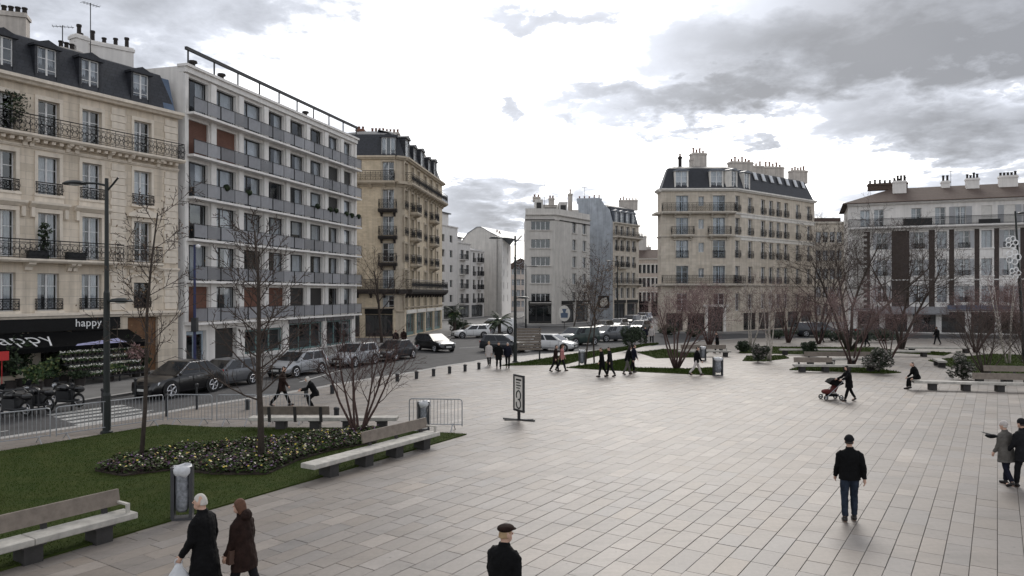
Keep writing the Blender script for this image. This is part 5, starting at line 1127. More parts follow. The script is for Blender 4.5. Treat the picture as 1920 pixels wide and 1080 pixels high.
def lamp_post(label, pos, h, arm_az, two=True, low=None, material='green_metal', arm=.95, stub=True):
    o = thing('lamp_post', label, 'lamp post', (pos[0], pos[1], 0), 0, 'tall dark lamp posts')
    obj('post', MB().lathe([(.2, 0), (.2, .06), (.13, .1), (.13, 1.3), (.105, 1.4), (.1, h * .55), (.075, h * .56), (.06, h)], 12), material, o, smooth=False)
    def head(z, az, ln, rise):
        d = Vector((math.sin(az), math.cos(az), 0)); p = Vector((0, 0, z)); q = p + d * ln + Vector((0, 0, rise))
        a = obj('arm', MB().tube([p, p + d * ln * .4 + Vector((0, 0, rise * .7)), q], [.045, .04, .035], 6), material, o)
        s = Vector((d.y, -d.x, 0)); mb = MB(); n = 12; prof = [(.06, .1), (.2, .06), (.28, -.01), (.26, -.05)]; vs = [(q + d * .3 + d * (r * 1.6 * math.cos(6.283 * k / n)) + s * (r * math.sin(6.283 * k / n)) + Vector((0, 0, zz))) for r, zz in prof for k in range(n)]
        mb.add(vs, [(i * n + k, i * n + (k + 1) % n, i * n + n + (k + 1) % n, i * n + n + k) for i in range(3) for k in range(n)] + [tuple(range(n)), tuple(range(4 * n - 1, 3 * n - 1, -1))]); obj('lamp_head', mb, material, o)
        obj('lens', MB().ball((q + d * .3 + Vector((0, 0, -.045))), (.2, .2, .05), 10, 5), 'lamp_clear', o)
    head(h - .25, arm_az, arm, .12)
    if stub: d = Vector((-math.sin(arm_az), -math.cos(arm_az), 0)); obj('arm', MB().tube([(0, 0, h - .45), d * .25 + Vector((0, 0, h - .2)), d * .45 + Vector((0, 0, h + .02))], .035, 6), material, o)
    if low: head(low, arm_az + math.pi, .25, .1)
    return o
lamp_post('tall dark lamp post with a flat lamp head at the edge of the near lawn', G(200, 812), 8.75, R(-80), low=4.45)
lamp_post('tall lamp post left of the slatted board at the road', G(966, 679), 8.8, R(-90), low=4.4, arm=1.1)
lamp_post('slim far lamp post in front of the cream corner block', U(986, 100), 8.6, R(85), stub=False, low=None)
lamp_post('far lamp post before the blank blue-grey side wall', U(1158, 102), 9.4, R(-85), stub=False)
rp = lamp_post('leaning lamp post with white light ornaments at the right edge', U(1921, 52), 10.6, R(60), stub=False, arm=.6); rp.rotation_euler = (0, R(-3.5), 0)
for k, (v, s) in enumerate(((455, .5), (482, .6), (512, .45))):
    p = U(1897 + k * 3, 51.8); mb = MB(); 
    for a in range(5): t = a * 1.2566; mb.ring((math.cos(t) * s * .55, 0, math.sin(t) * s * .55), s * .36, .045, 'xz', 8)
    o = obj('light_ornament', mb, 'letter_white', None, (p.x, p.y, Zv(v, 51.8))); tag(o, ['top', 'middle', 'bottom'][k] + ' white flower-shaped light ornament on the leaning lamp post', 'ornament', 'light ornaments on the lamp post')
for k, (u, v, r) in enumerate([(972, 487, .65), (980, 500, .5), (968, 506, .4)]):
    o = obj('light_ornament', MB().ring((0, 0, 0), r, .04, 'xz', 14).ring((0, 0, 0), r * .5, .03, 'xz', 10), 'galvanised', None, (*U(u, 99), Zv(v, 99))); tag(o, ['largest', 'middle-sized', 'smallest'][k] + ' wire ring ornament hung by the slim far lamp post', 'ornament', 'wire ring ornaments')

o = thing('camera_pole', 'blue steel camera pole behind the black estate car', 'pole', (*U(365, 42.5), 0)); obj('pole', MB().lathe([(.14, 0), (.14, .1), (.09, .15), (.08, 4), (.06, 7.6)], 10), 'blue_metal', o); obj('control_box', MB().box(-.13, .17, -.2, .12, 2.6, 3.4), 'dark_metal', o); obj('camera_arm', MB().tube([(0, 0, 7.55), (.3, 0, 7.6)], .03, 6), 'blue_metal', o); obj('dome_camera', MB().ball((.2, 0, 7.5), (.14, .14, .13)), 'white_frame', o)

def bollard(k, p, h=.42):
    o = obj('bollard', MB().lathe([(.1, -.05), (.1, h * .75), (.115, h * .78), (.115, h * .9), (.09, h), (.02, h + .02)], 10), 'dark_metal', None, (p.x, p.y, 0))
    tag(o, k, 'bollard', 'low dark bollards along the kerb')
names = ['first', 'second', 'third', 'fourth', 'fifth', 'sixth', 'seventh', 'eighth', 'ninth']
for i, (u, v) in enumerate([(623, 738), (745, 715), (781, 710), (813, 705), (843, 700), (872, 696), (898, 692)]): bollard('low dark bollard, %s from the stooping person along the open kerb' % names[i], G(u, v))
bollard('low dark bollard behind the stooping person', G(574, 744)); bollard('low dark bollard seen through the barrier right of the bend', G(464, 768)); bollard('low dark bollard past the right end of the backrest of the middle bench', G(631, 784))
def post(label, u, v, h=.95):
    p = G(u, v); o = thing('kerb_post', label, 'post', (p.x, p.y, RD), 0, 'slim kerb posts by the crossing'); obj('shaft', MB().lathe([(.05, 0), (.045, h - .12)], 8), 'dark_metal', o); obj('cap', MB().ball((0, 0, h - .06), .075), 'dark_metal', o)
post('slim dark post before the florist display', 135, 764, 1.15); post('slim dark post left of the zebra crossing beside the motorbikes', 61, 773, 1.0); post('slim dark post right of the big lamp post at the crossing', 312, 781, 1.0); post('slim dark post below the black car at the crossing', 369, 768, 1.2); post('slim dark post at the far kerb left of the slim young tree', 254, 745, 1.0); post('slim post just left of the big lamp post', 192, 768, 1.0)

# poster frame on a cross foot
def poster():
    p = G(973, 788); o = thing('poster_stand', 'dark steel poster stand with vertical lettering on a cross-shaped foot in the square', 'sign', (p.x, p.y, 0), R(-62))
    obj('foot', MB().box(-.55, .55, -.03, .03, 0, .05), 'dark_metal', o, (0, 0, 0), R(65)); obj('foot', MB().box(-.65, .65, -.03, .03, .006, .056), 'dark_metal', o, (0, 0, 0), R(38)); obj('post', MB().box(-.05, .05, -.04, .04, .05, .35), 'dark_metal', o)
    w = .4; z0, z1 = .33, 1.72
    obj('frame', MB().box(-w, -w + .07, -.035, .035, z0, z1).box(w - .07, w, -.035, .035, z0, z1).box(-w + .07, w - .07, -.035, .035, z0, z0 + .08).box(-w + .07, w - .07, -.035, .035, z1 - .07, z1), 'dark_metal', o)
    pn = obj('panel', MB().box(-w + .07, w - .07, -.01, .01, z0 + .08, z1 - .07), 'pale_band', o)
    mb = MB()
    for y in (-.018, .018):
        mb.ring((0, y, .62), .17, .028, 'xz', 12, R(-200), R(100)); mb.ring((0, y, .95), .17, .028, 'xz', 12, R(-80), R(220)); mb.box(-.2, .2, y - .006, y + .006, 1.5, 1.56)
        for z in (1.2, 1.3, 1.4): mb.box(-.18, .1 + .08 * (z == 1.3), y - .006, y + .006, z, z + .035)
    obj('lettering', mb, 'trim_black', pn)
poster()
# slatted board at the road edge
p = G(990, 676); o = thing('slatted_board', 'dark slatted wooden board on posts beside the far lamp post', 'board', (p.x, p.y, 0), R(8))
for i in range(8): obj('slat', MB().box(-.95, .95, -.03, .03, .75 + i * .2, .75 + i * .2 + .16), 'bench_wood', o)
for x in (-.85, .85): obj('post', MB().box(x - .05, x + .05, .03, .12, 0, 2.4), 'dark_metal', o)
# ornamental signs and shop bits
p = U(1058, 100); o = thing('shop_sign', 'oval shop sign at the door of the cream corner block', 'sign', (p.x, p.y, 0)); obj('pole', MB().tube([(0, 0, 0), (0, 0, 1.1)], .05, 6), 'dark_metal', o); obj('panel', MB().extrude_xz([(.8 * math.cos(6.283 * k / 16), 2.1 + 1.1 * math.sin(6.283 * k / 16)) for k in range(16)][::-1], -.06, .06), 'pale_band', o); obj('figure', MB().extrude_xz([(-.45, 1.5), (.45, 1.5), (.5, 2.1), (.15, 2.2), (.3, 2.7), (-.3, 2.7), (-.15, 2.2), (-.5, 2.1)][::-1], -.09, -.055), 'blue_zinc', o)
# florist display: tiered shelves of white flowers, pots and tubs
def florist_goods():
    f = FF; rs = random.Random(77)
    def place(u, d): A = f.A + f.n * d; k = (u - 960) / F; return A + f.d * ((k * A.y - A.x) / (f.d.x - k * f.d.y))
    def blooms(mb, n, x0, x1, y0, y1, z, h, sz):
        for i in range(n):
            q = Vector((rs.uniform(x0, x1), rs.uniform(y0, y1), z + rs.uniform(0, h))); a = Vector((rs.gauss(0, 1), rs.gauss(0, 1), rs.gauss(0, 1))).normalized(); e = a.orthogonal().normalized() * sz; w = a.cross(e); mb.add([q - e, q + w, q + e, q - w], [(0, 1, 2, 3)])
    for k, (u, d, w, lab) in enumerate([(168, 2.9, 2.6, 'tiered stand of white cyclamens left of the big lamp post'), (226, 2.6, 2.2, 'tiered stand of white flowers right of the big lamp post')]):
        p = place(u, d); o = thing('flower_stand', lab, 'flower stand', (p.x, p.y, 0), f.rz, 'flower stands outside the florist')
        fr = MB()
        for i in range(4): y = -.75 + i * .4; z = .3 + i * .36; fr.box(-w / 2, w / 2, y, y + .36, z, z + .04)
        for x in (-w / 2 + .03, w / 2 - .03): fr.box(x - .03, x + .03, -.7, -.64, 0, .34); fr.box(x - .03, x + .03, .75, .81, 0, 1.42)
        obj('shelf', fr, 'dark_metal', o)
        for i in range(4):
            y = -.75 + i * .4; z = .34 + i * .36; n = int(w / .24)
            for q in range(n):
                x = -w / 2 + .15 + q * .24; pot = obj('flower_pot', cached(('flower_pot', 's'), lambda: MB().lathe([(.07, 0), (.1, .15), (.09, .15)], 8), 'pot_dark'), None, o, (x, y + .17, z))
                lv = MB(); blooms(lv, 18, -.12, .12, -.12, .12, .12, .1, .05); obj('leaves', lv, 'shop_leaf', pot)
                bl = MB(); blooms(bl, 22, -.11, .11, -.12, .1, .22, .1, .032); obj('blooms', bl, 'white_bloom', pot)
    for k, (u, d, w, h, lm, lab) in enumerate([(70, 3.6, .7, .8, 'shop_leaf', 'yellow-green potted shrub at the kerb beside the motorbikes'), (92, 2.6, .6, 1.1, 'shop_leaf', 'leafy potted shrub in front of the florist pillar'), (120, 1.6, .7, 1.5, 'dark_leaf', 'dark shrub in the shade of the awning'), (40, 1.4, .6, 2.0, 'dark_leaf', 'tall dark conifer left of the florist pillar'), (20, 2.0, .6, 1.8, 'dark_leaf', 'dark conifer at the left edge outside the florist'), (255, 2.4, .55, 1.6, 'pink_bud', 'reddish shrub in front of the carriage door'), (205, 3.2, .5, .5, 'shop_leaf', 'low green tub plants beside the big lamp post'), (272, 2.2, .4, 1.2, 'dark_leaf', 'dark shrub by the right edge of the carriage door'), (150, 3.9, .6, .45, 'dark_leaf', 'low dark tub plant below the flower stand'), (240, 1.0, .5, 1.9, 'dark_leaf', 'tall dark shrub at the end of the awning')]):
        p = place(u, d); o = thing('potted_shrub', lab, 'potted plant', (p.x, p.y, 0), 0, 'potted shrubs outside the florist'); obj('tub', MB().lathe([(.2, 0), (.27, .38), (.29, .4), (.24, .4), (.22, .34)], 10), 'pot_dark', o)
        mb = MB(); cs = [Vector((rs.gauss(0, w * .35), rs.gauss(0, w * .35), .4 + h * rs.uniform(.15, .9))) for i in range(9)]
        for i in range(520):
            c = rs.choice(cs); q = c + Vector((rs.gauss(0, w * .22), rs.gauss(0, w * .22), rs.gauss(0, h * .1))); a = Vector((rs.gauss(0, 1), rs.gauss(0, 1), rs.gauss(0, 1))).normalized(); e = a.orthogonal().normalized() * .05; mb.add([q - a * .09, q + e, q + a * .09, q - e], [(0, 1, 2, 3)])
        tag(obj('leaves', mb, lm, o), kind='stuff')
    p = place(4, 2.6); o = obj('price_sign', MB().box(-.3, .3, -.02, .02, 1.5, 1.95).tube([(0, .03, 0), (0, .03, 1.6)], .02, 5), 'red_sign', None, (p.x, p.y, 0), f.rz); tag(o, 'red sign on a thin stake at the left edge outside the florist', 'sign')
    p = place(56, .45); o = obj('stone_pillar', MB().box(-.5, .5, -.1, .3, 0, 1.95).box(-.55, .55, -.14, .32, 1.75, 1.94), 'limestone_trim', florist, (p.x - florist.location.x, p.y - florist.location.y, 0), f.rz)
florist_goods()
# ================================================================ vehicles
def car(label, pos, fwd, kind='hatch', paint='silver', L=4.1, W=1.76, H=1.47, z=RD, rails=False):
    """local x forward; lower body lofted from stations, cabin above it, wheels, glass and lamps as parts"""
    o = thing('car', label, 'car', (pos[0], pos[1], z), math.atan2(fwd[1], fwd[0]), 'cars on the street'); pm = 'car_' + paint; hw = W / 2; b = H / 1.47
    if kind == 'hatch': top = [(-.5, .52, .8), (-.487, .8, .9), (-.46, .93, .95), (-.3, .97, .995), (0, .93, 1), (.2, .91, .99), (.27, .87, .98), (.4, .78, .95), (.47, .68, .86), (.5, .46, .7)]; cab = (-.465, .255, -.40, .03)
    elif kind == 'coupe': top = [(-.5, .55, .8), (-.49, .85, .9), (-.45, .97, .95), (-.3, .98, .995), (0, .93, 1), (.18, .91, .99), (.26, .87, .98), (.4, .81, .95), (.47, .71, .86), (.5, .48, .7)]; cab = (-.455, .23, -.25, .01)
    elif kind == 'sedan': top = [(-.5, .5, .8), (-.485, .82, .9), (-.46, .93, .94), (-.32, .95, .99), (0, .92, 1), (.18, .89, .99), (.25, .85, .98), (.4, .76, .95), (.47, .66, .86), (.5, .45, .7)]; cab = (-.36, .235, -.24, .03)
    else: top = [(-.5, .5, .85), (-.49, .9, .95), (-.46, 1.0, .97), (-.3, 1.0, 1), (0, 1.0, 1), (.25, .98, .99), (.32, .95, .98), (.42, .85, .95), (.475, .75, .9), (.5, .45, .75)]; cab = (-.485, .34, -.46, .16)
    rings = []
    for x, t, k in top:
        zb = .22 + .1 * max(0, abs(x) - .4) / .1; y = hw * k; t *= b
        half = [(0, zb), (y * .88, zb), (y * .97, zb + .1), (y, (zb + t) / 2), (y * .985, t - .12), (y * .93, t - .02), (y * .7, t + .02), (0, t + .03)]
        rings.append([(x * L, p[0], p[1]) for p in half] + [(x * L, -p[0], p[1]) for p in half[-2:0:-1]])
    n = len(rings[0]); mb = MB(); mb.add([p for r in rings for p in r], [(i * n + k, i * n + n + k, i * n + n + (k + 1) % n, i * n + (k + 1) % n) for i in range(len(rings) - 1) for k in range(n)] + [tuple(range(n)), tuple(range(len(rings) * n - 1, (len(rings) - 1) * n - 1, -1))])
    body = obj('body', mb, pm, o, smooth=False)
    body.data.shade_smooth(); md = body.modifiers.new('edge', 'EDGE_SPLIT'); md.split_angle = R(38)
    zb, zt = .9 * b, H; xr0, xf0, xr1, xf1 = [c * L for c in cab]; y0, y1 = hw * .94, hw * .74
    def P3(u, v, s):                                          # side of the cabin: u from rear to front, v up
        x = (xr0 + (xf0 - xr0) * u) * (1 - v) + (xr1 + (xf1 - xr1) * u) * v; return Vector((x, s * (y0 + (y1 - y0) * v), zb + (zt - .05 - zb) * v))
    ring = []
    for v, gx, gy in ((0, 0, 0), (1, 0, 0), (1.04, .09, .08), (1.06, .3, .35)):
        q = [P3(0, v, -1), P3(1, v, -1), P3(1, v, 1), P3(0, v, 1)]; c = sum(q, Vector()) / 4
        ring += [Vector((p.x + (c.x - p.x) * gx, p.y + (c.y - p.y) * gy, p.z)) for p in q]
    mb = MB(); mb.add(ring, [(r * 4 + i, r * 4 + (i + 1) % 4, r * 4 + 4 + (i + 1) % 4, r * 4 + 4 + i) for r in range(3) for i in range(4)] + [(12, 13, 14, 15)])
    obj('cabin', mb, pm, o)
    def pane(name, pts, out):
        q = [Vector(p) + Vector(out) * .012 for p in pts]; obj(name, MB().add(q, [(0, 1, 2, 3)]).add([p - Vector(out) * .01 for p in q], [(3, 2, 1, 0)]), 'car_glass', o)
    for s in (-1, 1):
        for a, c in (((.1, .48), (.53, .9)) if kind != 'van' else ((.62, .76), (.78, .95))): pane('side_window', [P3(a, .1, s), P3(c, .1, s), P3(c if c < .6 else c, .9, s), P3(a, .9, s)][::s], (0, s, .25))
    def fr(u, v, t): a, c = P3(u, v, -1), P3(u, v, 1); return a.lerp(c, t)
    pane('windscreen', [fr(1, .06, .06), fr(1, .06, .94), fr(1, .94, .94), fr(1, .94, .06)], (.6, 0, .6)); pane('rear_window', [fr(0, .12, .94), fr(0, .12, .06), fr(0, .9, .06), fr(0, .9, .94)], (-.7, 0, .5))
    r = .32 * b * (1.1 if kind == 'coupe' else 1)
    for x in (-.295 * L, .305 * L):
        for s in (-1, 1):
            obj('wheel_arch', cached(('wheel_arch', round(r, 2)), lambda: MB().tube([(0, -.012, 0), (0, .012, 0)], r + .07, 20), 'trim_black'), None, o, (x, s * (hw - .004), r + .01))
            w = obj('wheel', cached(('wheel', round(r, 2)), lambda: MB().tube([(0, -.1, 0), (0, -.085, 0), (0, .085, 0), (0, .1, 0)], [r - .03, r, r, r - .03], 20), 'tyre'), None, o, (x, s * (hw - .08), r))
            def rim():
                m2 = MB().tube([(0, -.115, 0), (0, .115, 0)], r * .16, 10)
                for k in range(5):
                    a = k * 1.2566
                    for yy in (-.108, .108): m2.tube([(r * .1 * math.cos(a), yy, r * .1 * math.sin(a)), (r * .66 * math.cos(a), yy, r * .66 * math.sin(a))], r * .09, 4)
                for yy in (-.104, .104): m2.ring((0, yy, 0), r * .66, r * .055, 'xz', 18)
                return m2
            obj('rim', cached(('rim', round(r, 2)), rim, 'alloy'), None, w)
    zl = .62 * b; xf = .47 * L
    for s in (-1, 1):
        obj('headlight', MB().add([(xf + .035, s * hw * .55, zl - .02), (xf - .06, s * hw * .91, zl - .0), (xf - .14, s * hw * .93, zl + .12), (xf + .0, s * hw * .58, zl + .09)], [(0, 1, 2, 3)]).add([(xf + .02, s * hw * .55, zl - .02), (xf - .09, s * hw * .86, zl), (xf - .17, s * hw * .88, zl + .12), (xf - .03, s * hw * .58, zl + .09)], [(3, 2, 1, 0)]), 'lamp_clear', o)
        obj('tail_light', MB().box(-.487 * L - .015, -.45 * L, s * hw * .72 - .11, s * hw * .72 + .13, .72 * b, .92 * b), 'lamp_red', o)
        obj('mirror', MB().ball((.2 * L, s * (hw + .07), .98 * b), (.07, .1, .07), 8, 5), pm, o)
        obj('door_line', MB().box(-.012, .0, s * hw - .004, s * hw + .004, .33, .86 * b).box(.19 * L, .19 * L + .012, s * hw - .004, s * hw + .004, .33, .84 * b).box(-.25 * L, .19 * L, s * hw - .003, s * hw + .005, .31, .335), 'trim_black', o)
        for x in (-.09 * L, .1 * L - .3): obj('handle', MB().box(x, x + .18, s * hw - .005, s * hw + .025, .8 * b, .83 * b), 'chrome' if rails else pm, o)
        if rails: q = [P3(.04, .02, s), P3(.06, .95, s), P3(.93, .95, s), P3(.985, .04, s)]; obj('window_trim', MB().tube([p + Vector((0, s * .012, 0)) for p in q], .018, 4), 'chrome', o)
    obj('grille', MB().box(.485 * L, .5 * L + .012, -hw * .45, hw * .45, .36 * b, .6 * b).box(.47 * L, .5 * L + .008, -hw * .62, hw * .62, .24, .33), 'trim_black', o); obj('number_plate', MB().box(.5 * L, .5 * L + .025, -.26, .26, .4, .51), 'plate', o)
    obj('bumper', MB().box(-.5 * L - .01, -.49 * L, -hw * .75, hw * .75, .3, .5), 'trim_black', o); obj('rear_plate', MB().box(-.5 * L - .025, -.49 * L, -.26, .26, .55, .66), 'plate', o)
    return o
def parked(label, pf, pr, **k):
    """car whose road-side wheels stand at the ground points pf (front) and pr (rear)"""
    d = (pf - pr).normalized(); rgt = Vector((d.y, -d.x)); W = k.get('W', 1.76); c = (pf + pr) / 2 + rgt * (W / 2 - .1); return car(label, c, d, **k)
parked('black coupe-shaped off-roader with chrome window trim, nearest in the parked row', G(318, 743), G(399, 730), kind='coupe', paint='black', L=4.35, W=1.84, H=1.66, rails=True)
pd = (G(596, 697) - G(553, 704)).normalized(); base3 = G(553, 704)
car('grey hatchback parked behind the black off-roader, half hidden by the young tree', base3 - pd * 4.6 + Vector((-.95, .3)), -pd, 'hatch', 'grey')
parked('silver hatchback in the middle of the parked row', base3, base3 + pd * 2.5, kind='hatch', paint='silver')
car('grey car parked behind the silver hatchback, seen through the low bare tree', base3 + pd * 7.6 + Vector((-.85, .3)), -pd, 'hatch', 'silver', H=1.55)
car('dark car at the far end of the parked row', base3 + pd * 12.5 + Vector((-.6, .3)), -pd, 'sedan', 'dark', 4.3)
car('black car with bright windscreen turning at the corner by the ochre house', (-6.6, 63.2), (.62, -.78), 'hatch', 'black', 4.3, H=1.5)
car('white car behind the slatted board', (3.6, 63.4), (.9, -.42), 'hatch', 'white', 4.0)
car('dark green off-roader waiting at the crossing, facing left', (6.3, 70.2), (-.75, -.66), 'van', 'green', 4.3, 1.85, 1.75)
car('silver people carrier right of the dark green car', (10.2, 76), (-.85, -.5), 'van', 'grey', 4.3, 1.8, 1.65)
car('white car left of the palms, far side of the crossing', (-4.6, 82), (-.9, -.4), 'hatch', 'white', 4.2)
car('white van behind the palm in the side street', (-1.9, 90), (-.8, -.6), 'van', 'white', 4.6, 1.9, 1.9)
car('dark car with pale roof behind the three walkers', (-.6, 62.5), (.95, -.3), 'hatch', 'dark', 4.1)
car('silver car in the side street left of the cream corner block', (-.3, 103), (-.1, -1), 'sedan', 'silver', 4.2)
for k, (x, y, p, t) in enumerate([(11.6, 95, 'dark', 'hatch'), (14.5, 101, 'silver', 'hatch'), (17.2, 107, 'dark', 'van'), (19.5, 114, 'white', 'hatch'), (16.2, 94, 'grey', 'hatch'), (21.5, 121, 'blue', 'van')]):
    car(['dark small car at the start of the far row below the cream corner block', 'silver car second in the far row down the right-hand street', 'dark van in the far row below the blank blue-grey wall', 'white car far down the right-hand street', 'grey car coming up the right-hand street', 'blue van farthest down the right-hand street'][k], (x, y), (-.5, -.86), t, p, 4.2, 1.78, 1.5 if t != 'van' else 1.8)
car('dark car parked before the right face of the tan stone house', (34.5, 84), (1, -.05), 'van', 'dark', 4.6, 1.85, 1.7); car('black car parked beside it, further right', (40.5, 83), (1, -.05), 'sedan', 'black', 4.4)
car('dark van parked in front of the shuttered house shops', (56, 77), (1, -.12), 'van', 'dark', 4.6, 1.9, 1.9)
def motorbike(label, pos, rz):
    o = thing('motorbike', label, 'motorbike', (pos[0], pos[1], 0), rz, 'motorbikes parked outside the florist')
    for x in (-.68, .68):
        w = obj('wheel', MB().ring((x, 0, .31), .26, .055, 'xz', 18), 'tyre', o); obj('rim', MB().ring((x, 0, .31), .2, .014, 'xz', 14).tube([(x, -.06, .31), (x, .06, .31)], .05, 8), 'alloy', w)
        for k in range(6): pass
    obj('frame', MB().tube([(.68, .09, .31), (.45, .07, .9)], .03, 6).tube([(.68, -.09, .31), (.45, -.07, .9)], .03, 6).tube([(.42, 0, .85), (.1, 0, .45), (-.3, 0, .38), (-.68, 0, .31)], .035, 6).tube([(.42, 0, .82), (-.2, 0, .7), (-.75, 0, .78)], .03, 6), 'dark_metal', o)
    obj('engine', MB().box(-.32, .3, -.19, .19, .22, .68).tube([(.1, .16, .3), (-.4, .2, .28), (-.9, .2, .36)], .045, 7), 'dark_metal', o)
    obj('tank', MB().ball((.16, 0, .8), (.36, .19, .2)), 'car_black', o, smooth=True); obj('seat', MB().ball((-.35, 0, .82), (.42, .14, .07)), 'trim_black', o, smooth=True); obj('tail', MB().ball((-.7, 0, .78), (.28, .15, .16)), 'car_black', o)
    obj('handlebar', MB().tube([(.3, -.38, 1.0), (.42, -.15, 1.02), (.44, 0, .98), (.42, .15, 1.02), (.3, .38, 1.0)], .018, 6), 'dark_metal', o); obj('headlight', MB().ball((.56, 0, .9), (.08, .09, .09)), 'lamp_clear', o)
    obj('fairing', MB().add([(.55, -.14, .95), (.55, .14, .95), (.4, .12, 1.25), (.4, -.12, 1.25)], [(0, 1, 2, 3)]), 'car_glass', o); return o
p = G(22, 780); motorbike('nearest black motorbike at the left edge outside the florist', (p.x, p.y), 2.9); motorbike('black motorbike behind the nearest one at the left edge', (p.x + .2, p.y + 1.2), 2.8); motorbike('motorbike half hidden behind the others beside the yellow-green shrub', (p.x + .7, p.y + 2.3), 2.9)
# bicycle-rack hoops beside the bikes
for k in range(3): q = G(6 + 22 * k, 782 - 3 * k); o = obj('hoop_stand', MB().tube([(-.4, 0, -.05), (-.4, 0, .9), (-.3, 0, 1.0), (.3, 0, 1.0), (.4, 0, .9), (.4, 0, -.05)], .03, 6), 'dark_metal', None, (q.x, q.y, 0), .6); tag(o, ['leftmost', 'middle', 'rightmost'][k] + ' steel hoop rail in front of the motorbikes', 'railing', 'hoop rails')
# ================================================================ people
def remesh(o, vox, it=6):
    m = o.modifiers.new('skin', 'REMESH'); m.mode = 'VOXEL'; m.voxel_size = vox; m.use_smooth_shade = True
    s = o.modifiers.new('soft', 'SMOOTH'); s.iterations = it; s.factor = .5
FOLD = bpy.data.textures.new('folds', 'CLOUDS'); FOLD.noise_scale = .11; FOLD.noise_depth = 2
def creases(o, s=.03):
    d = o.modifiers.new('folds', 'DISPLACE'); d.texture = FOLD; d.strength = s; d.mid_level = .5; d.texture_coords = 'LOCAL'
def sweep(mb, pts, n=14):
    """closed elliptical loft: pts = (centre, rx, ry) stacked along the path, sections kept level with the path"""
    C = [Vector(p[0]) for p in pts]; vs = []
    for i, (c, rx, ry) in enumerate(pts):
        d = (C[min(i + 1, len(C) - 1)] - C[max(i - 1, 0)]).normalized(); x = Vector((1, 0, 0)); x = (x - d * x.dot(d)).normalized(); y = d.cross(x)
        vs += [C[i] + x * math.cos(6.2832 * k / n) * rx + y * math.sin(6.2832 * k / n) * ry for k in range(n)]
    mb.add(vs, [(i * n + k, i * n + (k + 1) % n, i * n + n + (k + 1) % n, i * n + n + k) for i in range(len(C) - 1) for k in range(n)] + [tuple(range(n - 1, -1, -1)), tuple(range((len(C) - 1) * n, len(C) * n))])
